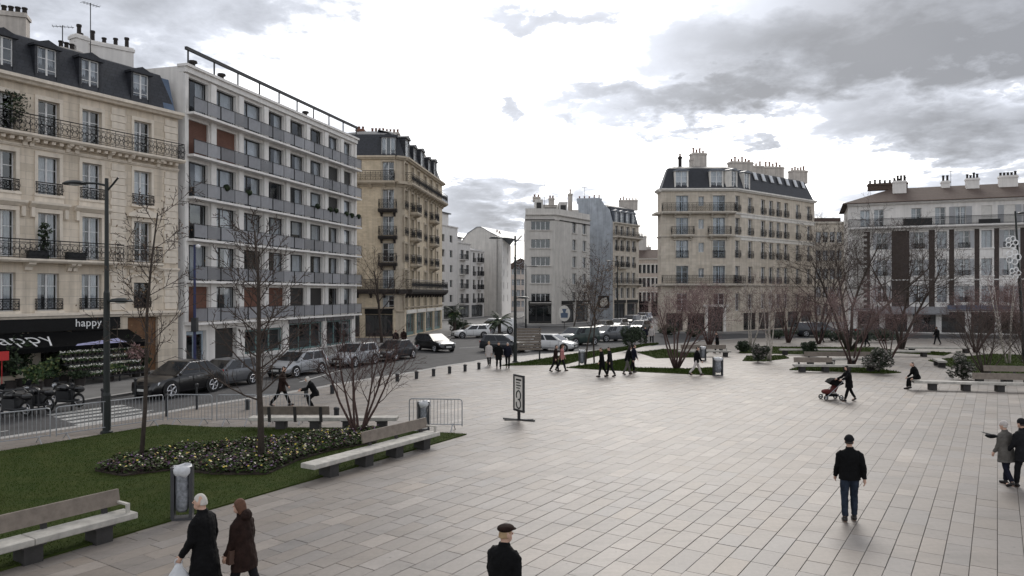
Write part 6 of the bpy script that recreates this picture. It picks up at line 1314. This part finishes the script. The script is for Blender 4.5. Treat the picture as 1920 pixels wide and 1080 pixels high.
def person(label, pos, heading, h=1.72, legs=((8, 4), (-12, 10)), arms=((-10, 8, 18), (10, 8, 18)), lean=4, head=(0, 0), top='black_cloth', hem=.82, flare=0., bottom='charcoal', hair='hair_dark', hairstyle='short', hat=None, near=False, sit=0, shoe='shoe', group='people crossing the square', female=False, z=0, scarf=None, hood=False, girth=1.):
    """local +y is forward, +x the right hand; angles in degrees: legs (hip, knee), arms (swing, out, elbow) for left, right"""
    s = h / 1.75; vox = (.0085 if near else .018); B = MB(); V = Vector
    J = {}; hipz = .93
    le = R(lean)
    def tor(x, y, z): yy, zz = y, z - hipz; return V((x, yy * math.cos(le) + zz * math.sin(le), hipz + zz * math.cos(le) - yy * math.sin(le)))
    low = 9; feet = []
    for sx, (a, k) in zip((-1, 1), legs):
        hp = V((sx * .09, 0, hipz)); a, k = R(a), R(k); kn = hp + V((sx * .012, math.sin(a) * .43, -math.cos(a) * .43)); an = kn + V((0, math.sin(a - k) * .42, -math.cos(a - k) * .42)); feet.append((hp, kn, an, a - k)); low = min(low, an.z)
    dz = .085 - low
    sh = {}
    w = .185 if not female else .165
    for sx, (f, ab, e) in zip((-1, 1), arms):
        S0 = tor(sx * w, 0, 1.42); f, ab, e = R(f), R(ab), R(e); d1 = V((sx * math.sin(ab), math.sin(f) * math.cos(ab), -math.cos(f) * math.cos(ab))); E = S0 + d1 * .29; d2 = V((sx * math.sin(ab) * .5, math.sin(f + e), -math.cos(f + e))).normalized(); Wr = E + d2 * .25; sh[sx] = (S0, E, Wr, d2)
    hy, hp_ = R(head[0]), R(head[1]); HC_ = tor(0, .02, 1.635)
    Mh = Matrix.Translation(HC_) @ Matrix.Rotation(hy, 4, 'Z') @ Matrix.Rotation(-hp_, 4, 'X')
    def T(mb): mb.v = [((x * s), (y * s), (zz + dz) * s) for x, y, zz in mb.v]; return mb
    # --- body: trunk, neck, head, limbs, hands in one surface
    sweep(B, [(tor(0, 0, .86), .15, .1), (tor(0, 0, .96), .165, .115), (tor(0, .01, 1.1), .14, .1), (tor(0, .01, 1.27), .165, .115), (tor(0, 0, 1.38), .15, .09), (tor(0, 0, 1.45), .085, .07), (tor(0, .005, 1.53), .056, .058), (tor(0, .015, 1.6), .055, .06)])
    hd = MB(); hd.ball((0, 0, .01), (.076, .093, .115), 18, 12); hd.ball((0, .035, -.055), (.058, .062, .062), 12, 8); hd.tube([(0, .09, .015), (0, .118, -.018)], [.011, .018], 6); hd.ball((0, .075, .022), (.05, .026, .012), 10, 6)
    for sx in (-1, 1): hd.ball((sx * .078, -.005, -.005), (.012, .022, .034), 8, 6)
    B.add([Mh @ V(p) for p in hd.v], hd.f)
    for hp, kn, an, t in feet:
        B.tube([hp + V((0, 0, .04)), hp.lerp(kn, .4), kn, kn.lerp(an, .3), an, an + V((0, 0, -.04))], [.088, .078, .055, .056, .037, .04], 12); B.tube([an + V((0, -.05, -.05)), an + V((0, .07, -.055)), an + V((0, .16, -.06))], [.036, .042, .028], 8)
    for sx in (-1, 1):
        S0, E, Wr, d2 = sh[sx]; B.tube([S0 + V((-sx * .04, 0, -.04)), S0.lerp(E, .25) + V((-sx * .01, 0, 0)), S0.lerp(E, .5), E, E.lerp(Wr, .3), Wr], [.04, .048, .045, .04, .04, .028], 12)
        fwd = V((0, 1, 0)) - d2 * d2.y; fwd = fwd.normalized() if fwd.length > .15 else V((0, 0, 1)); lat = d2.cross(fwd)     # thumb points forward
        pc = Wr + d2 * .06; B.tube([Wr - d2 * .01, Wr + d2 * .05, Wr + d2 * .095], [(.024, .03), (.022, .042), (.018, .04)], 8) if False else B.tube([Wr - d2 * .01, pc, Wr + d2 * .095], [.027, .034, .03], 8)
        for k in range(4):
            r0 = Wr + d2 * .085 + fwd * (.03 - .02 * k); ln = (.07, .078, .072, .056)[k]; curl = lat * (-sx)
            B.tube([r0, r0 + d2 * ln * .45 + curl * .006, r0 + d2 * ln * .8 + curl * .02, r0 + d2 * ln + curl * .036], [.0095, .009, .0085, .007], 6)
        t0 = Wr + d2 * .03 + fwd * .028; B.tube([t0, t0 + fwd * .025 + d2 * .025, t0 + fwd * .032 + d2 * .058], [.012, .0105, .008], 6)
    o = thing('person', label, 'person', (pos[0], pos[1], z), heading, group)
    bo = obj('body', T(B), 'skin', o); remesh(bo, vox, 3)
    # --- clothes
    C = MB(); g = girth; hz = .93 if hem > .8 else hem
    sec = [(tor(0, 0, 1.5), .07 * g, .07), (tor(0, 0, 1.47), .11 * g, .09), (tor(0, 0, 1.44), .16 * g, .105), (tor(0, .0, 1.4), .2 * g if not female else .18 * g, .125), (tor(0, .005, 1.25), .2 * g, .145), (tor(0, .005, 1.08), .19 * g, .14), (tor(0, 0, .95), .2 * g, .148)]
    zz = .95; steps = max(1, int((.95 - hem) / .12))
    for i in range(1, steps + 1): q = .95 - (.95 - hem) * i / steps; sec.append((V((0, tor(0, 0, q).y if q > .9 else 0, q)) if not sit else tor(0, 0, q), (.2 + flare * i / steps * .5) * g, .15 + flare * i / steps))
    sweep(C, sec[::-1], 18)
    for sx in (-1, 1): S0, E, Wr, d2 = sh[sx]; C.tube([S0 + V((-sx * .09, 0, -.03)), S0 + V((-sx * .03, 0, -.028)), S0.lerp(E, .2) + V((0, 0, -.01)), S0.lerp(E, .6), E, E.lerp(Wr, .5), Wr + d2 * .01], [.06, .075, .078, .07, .065, .058, .048], 12)
    C.tube([tor(0, 0, 1.44), tor(0, .0, 1.54)], [.095, .078], 12)
    if hood: C.ball(tor(0, -.09, 1.5), (.13, .08, .09), 10, 7)
    co_ = obj('coat' if hem < .75 else 'jacket', T(C), top, o); remesh(co_, vox * 1.15, 3); creases(co_, .034)
    Tt = MB(); sweep(Tt, [(V((0, 0, .84)), .13, .1), (tor(0, 0, .9), .17, .12), (tor(0, 0, 1.04), .16, .115)][::1], 14)
    for hp, kn, an, t in feet: Tt.tube([hp + V((0, 0, .05)), hp.lerp(kn, .3), kn, kn.lerp(an, .35), an + V((0, 0, .03))], [.105, .096, .074, .072, .062], 12)
    tr = obj('trousers', T(Tt), bottom, o); remesh(tr, vox * 1.15, 3); creases(tr, .022)
    for hp, kn, an, t in feet:
        sm = MB(); pit = max(-.6, min(.5, t)); u = V((0, math.cos(pit), math.sin(pit) * .6)); dn = V((0, 0, -1)); sm.tube([an + dn * .035 - u * .085, an + dn * .035 - u * .03, an + dn * .045 + u * .09, an + dn * .055 + u * .165, an + dn * .06 + u * .19], [.03, .05, .05, .04, .02], 10); sm.tube([an + V((0, 0, .03)), an + dn * .03], [.048, .05], 10); so_ = obj('shoe', T(sm), shoe, o); remesh(so_, vox, 2)
    # --- hair, hat, face
    Hh = MB()
    def cap(r0, z0, back, m):
        for i in range(170 if False else 1): pass
        n, k = 18, 9; vs = []
        for i in range(k):
            t = math.pi / 2 * i / (k - 1)
            for j in range(n):
                a = 6.2832 * j / n; lowz = z0 - (back if math.sin(a) < (.25 if hairstyle == 'short' else -.12) else back * .35 if math.sin(a) < .35 else 0) ; vs.append((r0[0] * math.cos(a) * math.cos(t), r0[1] * math.sin(a) * math.cos(t) - .006, (lowz * (1 - math.sin(t))) + (r0[2]) * math.sin(t)))
        m.add(vs, [(i * n + j, i * n + (j + 1) % n, i * n + n + (j + 1) % n, i * n + n + j) for i in range(k - 1) for j in range(n)] + [tuple(range(n - 1, -1, -1))])
    if hair:
        if hairstyle == 'short': cap((.081, .098, .128), .05, .085, Hh)
        elif hairstyle == 'bob': cap((.098, .112, .14), .04, .15, Hh); Hh.ball((0, -.045, -.05), (.09, .07, .11), 12, 8)
        elif hairstyle == 'long': cap((.092, .108, .138), .04, .18, Hh); Hh.ball((0, -.06, -.12), (.085, .055, .16), 12, 8)
        m2 = MB(); m2.add([Mh @ V(p) for p in Hh.v], Hh.f); ho = obj('hair', T(m2), hair, o); remesh(ho, vox, 2)
    if hat:
        m2 = MB(); hm = MB()
        if hat[0] == 'flatcap': hm.ball((0, .0, .085), (.108, .125, .055), 16, 8); hm.ball((0, .1, .062), (.07, .065, .014), 12, 6)
        elif hat[0] == 'beanie': hm.ball((0, -.008, .06), (.09, .107, .095), 16, 9); hm.tube([(0, -.004, .03), (0, -.004, .075)], [.098, .1], 16)
        else: hm.ball((0, -.005, .06), (.092, .108, .1), 16, 9)
        m2.add([Mh @ V(p) for p in hm.v], hm.f); ht = obj('hat', T(m2), hat[1], o); remesh(ht, vox * .9, 2)
    if near:
        for sx in (-1, 1): e = MB(); m2 = MB(); e.ball((sx * .032, .083, .008), (.013, .008, .007), 8, 6); m2.add([Mh @ V(p) for p in e.v], e.f); obj('eye', T(m2), 'hair_dark', o)
        e = MB(); m2 = MB(); e.ball((0, .092, -.062), (.022, .008, .005), 8, 5); m2.add([Mh @ V(p) for p in e.v], e.f); obj('mouth', T(m2), 'pink_cloth', o)
    if scarf: m2 = MB(); m2.ring(tor(0, .01, 1.5), .085, .04, 'xy', 14); sc = obj('scarf', T(m2), scarf, o); remesh(sc, vox, 3)
    o['hand_l'] = tuple(V(sh[-1][2] + sh[-1][3] * .09 + V((0, 0, dz))) * s); o['hand_r'] = tuple(V(sh[1][2] + sh[1][3] * .09 + V((0, 0, dz))) * s)
    return o
def hand(o, w):
    v = Vector(o['hand_' + w]); a = o.rotation_euler.z; return Vector((o.location.x + v.x * math.cos(a) - v.y * math.sin(a), o.location.y + v.x * math.sin(a) + v.y * math.cos(a), o.location.z + v.z))
# near walkers
man = person('white-haired man in a long black coat carrying a white plastic bag, bottom left', U(384, 11.1), R(78), 1.80, ((16, 6), (-18, 14)), ((6, 9, 26), (-4, 10, 14)), 4, (12, 0), 'black_cloth', .52, .07, 'black_cloth', 'hair_white', 'short', near=True, girth=1.12)
person('woman in a dark brown hooded jacket with auburn bob, beside the white-haired man', U(458, 11.35), R(74), 1.64, ((14, 6), (-14, 12)), ((4, 10, 20), (-6, 11, 22)), 5, (15, -8), 'brown_cloth', .64, .05, 'charcoal', 'hair_auburn', 'bob', near=True, female=True, hood=True, girth=1.12)
person('man in a black jacket and brown flat cap, cut by the bottom edge', U(941, 9.75), R(-32), 1.72, ((10, 4), (-12, 10)), ((8, 9, 15), (-8, 9, 18)), 6, (-25, 0), 'black_cloth', .82, 0, 'charcoal', 'hair_blond', 'short', ('flatcap', 'brown_cloth'), near=True, girth=1.12)
person('man in a black jacket, knit cap and blue jeans walking away', U(1593, 15.6), R(-12), 1.78, ((-3, 4), (10, 14)), ((6, 8, 18), (-10, 13, 12)), 1, (-20, 0), 'black_cloth', .86, 0, 'jean', 'hair_dark', 'short', ('beanie', 'charcoal'), near=True, girth=1.08)
person('woman in a grey-beige coat and white hat at the right edge', U(1887, 18.5), R(18), 1.58, ((-8, 18), (10, 6)), ((4, 9, 22), (4, 9, 20)), 5, (10, 0), 'grey_cloth', .66, .04, 'dark_blue_cloth', 'hair_white', 'short', ('cap', 'pale_cloth'), near=True, female=True, girth=1.22)
person('companion in a dark coat arm in arm with the white-hatted woman', U(1920, 18.25), R(12), 1.68, ((12, 8), (-10, 14)), ((4, 10, 35), (-4, 10, 20)), 5, (0, 0), 'charcoal', .7, .03, 'charcoal', 'hair_dark', 'short', ('cap', 'charcoal'), near=True, girth=1.15)
# plastic bag in the white-haired man's hand
hp = hand(man, 'l'); mb = MB(); rs = random.Random(6); n = 16; rr = []
for i, (r, z) in enumerate(((.05, -.44), (.13, -.42), (.165, -.33), (.15, -.22), (.1, -.12), (.05, -.05), (.035, 0))): rr += [((r * 1.15 + rs.uniform(-.012, .012)) * math.cos(6.283 * k / n), (r * .7 + rs.uniform(-.012, .012)) * math.sin(6.283 * k / n), z + rs.uniform(-.01, .01)) for k in range(n)]
mb.add(rr, [(i * n + k, i * n + (k + 1) % n, i * n + n + (k + 1) % n, i * n + n + k) for i in range(6) for k in range(n)] + [tuple(range(n - 1, -1, -1)), tuple(range(6 * n, 7 * n))]); mb.ring((0, 0, .02), .05, .012, 'xz', 10)
tag(obj('carrier_bag', mb, 'plastic_bag', None, (hp.x, hp.y, hp.z - .03), .4, True), 'white plastic carrier bag held by the white-haired man', 'bag')
# handbag of the woman beside him
p = U(440, 11.2); tag(obj('handbag', MB().add([(-.12, -.05, 0), (.12, -.05, 0), (.12, .05, 0), (-.12, .05, 0), (-.1, -.03, .2), (.1, -.03, .2), (.1, .03, .2), (-.1, .03, .2)], [(3, 2, 1, 0), (4, 5, 6, 7), (0, 1, 5, 4), (1, 2, 6, 5), (2, 3, 7, 6), (3, 0, 4, 7)]).ring((0, 0, .2), .09, .01, 'xz', 10, 0, math.pi), 'leather', None, (p.x, p.y, .72), .9), 'small brown handbag at the side of the woman in brown', 'bag')
# stroller and the woman pushing it
w = person('woman in black pushing the red pushchair', G(1592, 752), R(95), 1.62, ((20, 4), (-20, 10)), ((38, 6, 30), (38, 6, 30)), 8, (0, -10), 'black_cloth', .68, .02, 'black_cloth', 'hair_dark', 'bob', female=True)
def pushchair():
    p = G(1559, 749); o = thing('pushchair', 'red pushchair pushed by the woman in black', 'pushchair', (p.x, p.y, 0), R(185))
    for x, y in ((.38, -.24), (.38, .24), (-.32, -.26), (-.32, .26)): wv = obj('wheel', MB().ring((x, y, .11), .09, .025, 'xz', 12), 'tyre', o); obj('hub', MB().tube([(x, y - .03, .11), (x, y + .03, .11)], .05, 8), 'galvanised', wv)
    obj('frame', MB().tube([(.38, -.24, .12), (-.1, -.24, .55), (-.62, -.22, 1.02), (-.66, 0, 1.04), (-.62, .22, 1.02), (-.1, .24, .55), (.38, .24, .12)], .016, 6).tube([(-.32, -.26, .12), (.05, -.24, .42)], .016, 6).tube([(-.32, .26, .12), (.05, .24, .42)], .016, 6).tube([(-.32, -.26, .14), (-.32, .26, .14)], .014, 6), 'galvanised', o)
    obj('seat', MB().extrude_xz([(.32, .3), (.36, .36), (.0, .4), (-.25, .82), (-.32, .8), (-.1, .34)][::-1], -.2, .2), 'red_cloth', o)
    mb = MB()
    for i in range(5):
        a0, a1 = R(35 + i * 24), R(35 + (i + 1) * 24); q = lambda a, y: (-.12 + .4 * math.cos(a), y, .55 + .42 * math.sin(a)); mb.add([q(a0, -.22), q(a1, -.22), q(a1, .22), q(a0, .22)], [(0, 1, 2, 3)])
        for y in (-.22, .22): mb.add([q(a0, y), q(a1, y), (-.15, y, .6)], [(0, 1, 2)])
    obj('hood', mb, 'black_cloth', o); obj('basket', MB().box(-.25, .2, -.18, .18, .16, .26), 'black_cloth', o); obj('foot_cover', MB().ball((.22, 0, .36), (.26, .19, .12)), 'red_cloth', o)
pushchair()
# seated man
person('man in dark clothes sitting on the end of the long right-hand bench', SEAT, R(88), 1.72, ((84, 86), (76, 72)), ((2, 8, 42), (6, 8, 40)), 20, (0, -30), 'black_cloth', .86, 0, 'black_cloth', 'hair_dark', 'short', sit=1)
# walkers farther off
person('dark-coated man striding behind the crowd barriers', G(528, 762), R(-80), 1.76, ((24, 4), (-24, 12)), ((-16, 6, 14), (18, 6, 18)), 6, (0, 0), 'brown_cloth', .7, .03, 'black_cloth', 'hair_dark', 'short')
person('white-haired person in black stooping behind the middle bench', G(592, 768), R(100), 1.6, ((55, 72), (45, 70)), ((30, 8, 50), (30, 8, 50)), 30, (0, -15), 'black_cloth', .78, .02, 'black_cloth', 'hair_white', 'bob', female=True)
person('woman in a pale coat, leftmost of the three walkers by the lamp post', G(917, 686), R(170), 1.62, ((12, 5), (-10, 12)), ((6, 8, 12), (-6, 10, 12)), 3, (0, 0), 'pale_cloth', .62, .03, 'charcoal', 'hair_blond', 'bob', female=True)
person('tall dark-clad walker in the middle of the three by the lamp post', G(935, 691), R(185), 1.72, ((14, 5), (-12, 12)), ((6, 8, 12), (-6, 8, 12)), 3, (0, 0), 'black_cloth', .58, .03, 'black_cloth', 'hair_dark', 'short')
person('white-haired walker in dark jacket, right of the three by the lamp post', G(952, 690), R(175), 1.66, ((16, 5), (-16, 12)), ((8, 8, 14), (-8, 8, 14)), 3, (0, 0), 'dark_blue_cloth', .8, 0, 'black_cloth', 'hair_white', 'short')
person('walker in black left of the one in pink', G(1041, 697), R(-85), 1.66, ((18, 5), (-18, 12)), ((12, 8, 14), (-12, 8, 14)), 5, (0, 0), 'brown_cloth', .68, .02, 'black_cloth', 'hair_dark', 'short')
person('walker in a pink-red jacket beside the one in black', G(1053, 696), R(-95), 1.66, ((20, 5), (-20, 12)), ((12, 8, 14), (-12, 8, 14)), 4, (0, 0), 'pink_cloth', .8, .0, 'charcoal', 'hair_auburn', 'bob', female=True)
person('dark-coated man, left of the pair before the middle lawn', G(1129, 707), R(80), 1.7, ((14, 5), (-14, 12)), ((8, 8, 14), (-8, 8, 14)), 4, (0, 0), 'black_cloth', .66, .03, 'black_cloth', 'hair_dark', 'short')
person('dark-coated companion, right of the pair before the middle lawn', G(1144, 706), R(82), 1.72, ((-14, 10), (14, 5)), ((-8, 8, 14), (8, 8, 14)), 4, (0, 0), 'charcoal', .68, .03, 'charcoal', 'hair_dark', 'short')
person('person in black jacket and grey trousers bending forward before the middle lawn', G(1176, 702), R(-70), 1.74, ((20, 6), (-14, 14)), ((20, 8, 30), (6, 8, 16)), 14, (0, 0), 'black_cloth', .82, 0, 'grey_cloth', 'hair_dark', 'bob')
person('walker behind the bending one, only head and shoulders clear', G(1187, 699), R(-75), 1.72, ((10, 6), (-14, 14)), ((10, 8, 20), (6, 8, 16)), 6, (0, 0), 'dark_blue_cloth', .8, 0, 'black_cloth', 'hair_dark', 'short')
person('man in a black jacket and pale trousers striding towards the litter bin', G(1306, 704), R(-85), 1.74, ((24, 5), (-26, 12)), ((-14, 8, 14), (14, 8, 14)), 4, (0, 0), 'black_cloth', .82, 0, 'pale_cloth', 'hair_dark', 'short')
for k, (u, v, hd, t, top) in enumerate([(1625, 650, 90, 'far walker in black beyond the pink tree, in front of the shops', 'black_cloth'), (1541, 642, -90, 'far walker in black left of the big bare tree', 'charcoal'), (1345, 662, 80, 'far walker in black behind the litter bin', 'black_cloth'), (1222, 644, 175, 'far walker near the round dark bush', 'pale_cloth'), (1757, 646, 20, 'far figure in black at the door below the brick pier', 'black_cloth'), (1210, 646, 160, 'far walker in dark blue left of the one in pale clothes', 'dark_blue_cloth'), (742, 655, 190, 'far walker in front of the ochre house shops', 'black_cloth'), (757, 652, 10, 'far walker in red-brown at the ochre house corner', 'brown_cloth'), (1590, 648, 90, 'far walker in dark blue under the tall bare tree', 'dark_blue_cloth')]):
    person(t, G(u, v), R(hd), 1.7, ((16, 5), (-16, 12)), ((10, 8, 14), (-10, 8, 14)), 3, (0, 0), top, .75, .01, 'charcoal', 'hair_dark', 'short')
# pigeon passing the couple
o = thing('pigeon', 'dark pigeon gliding past the woman in the white hat', 'bird', (*U(1860, 17.6), Zv(818, 17.6)), R(100)); B = MB(); B.ball((0, 0, 0), (.055, .15, .05), 10, 8); B.ball((0, .15, .025), (.03, .035, .03), 8, 6); B.tube([(0, .17, .02), (0, .2, .012)], [.012, .003], 6); obj('body', B, 'charcoal', o, smooth=True); obj('tail', MB().add([(-.03, -.12, .0), (.03, -.12, 0), (.06, -.27, .0), (-.06, -.27, 0)], [(0, 1, 2, 3)]), 'charcoal', o)
for sx in (-1, 1): obj('wing', MB().add([(sx * .03, .07, .03), (sx * .18, .1, .06), (sx * .34, .0, .05), (sx * .2, -.06, .04), (sx * .03, -.08, .03), (sx * .18, .1, .05), (sx * .34, .0, .04), (sx * .2, -.06, .03)], [(0, 1, 2, 3, 4)]), 'charcoal', o)
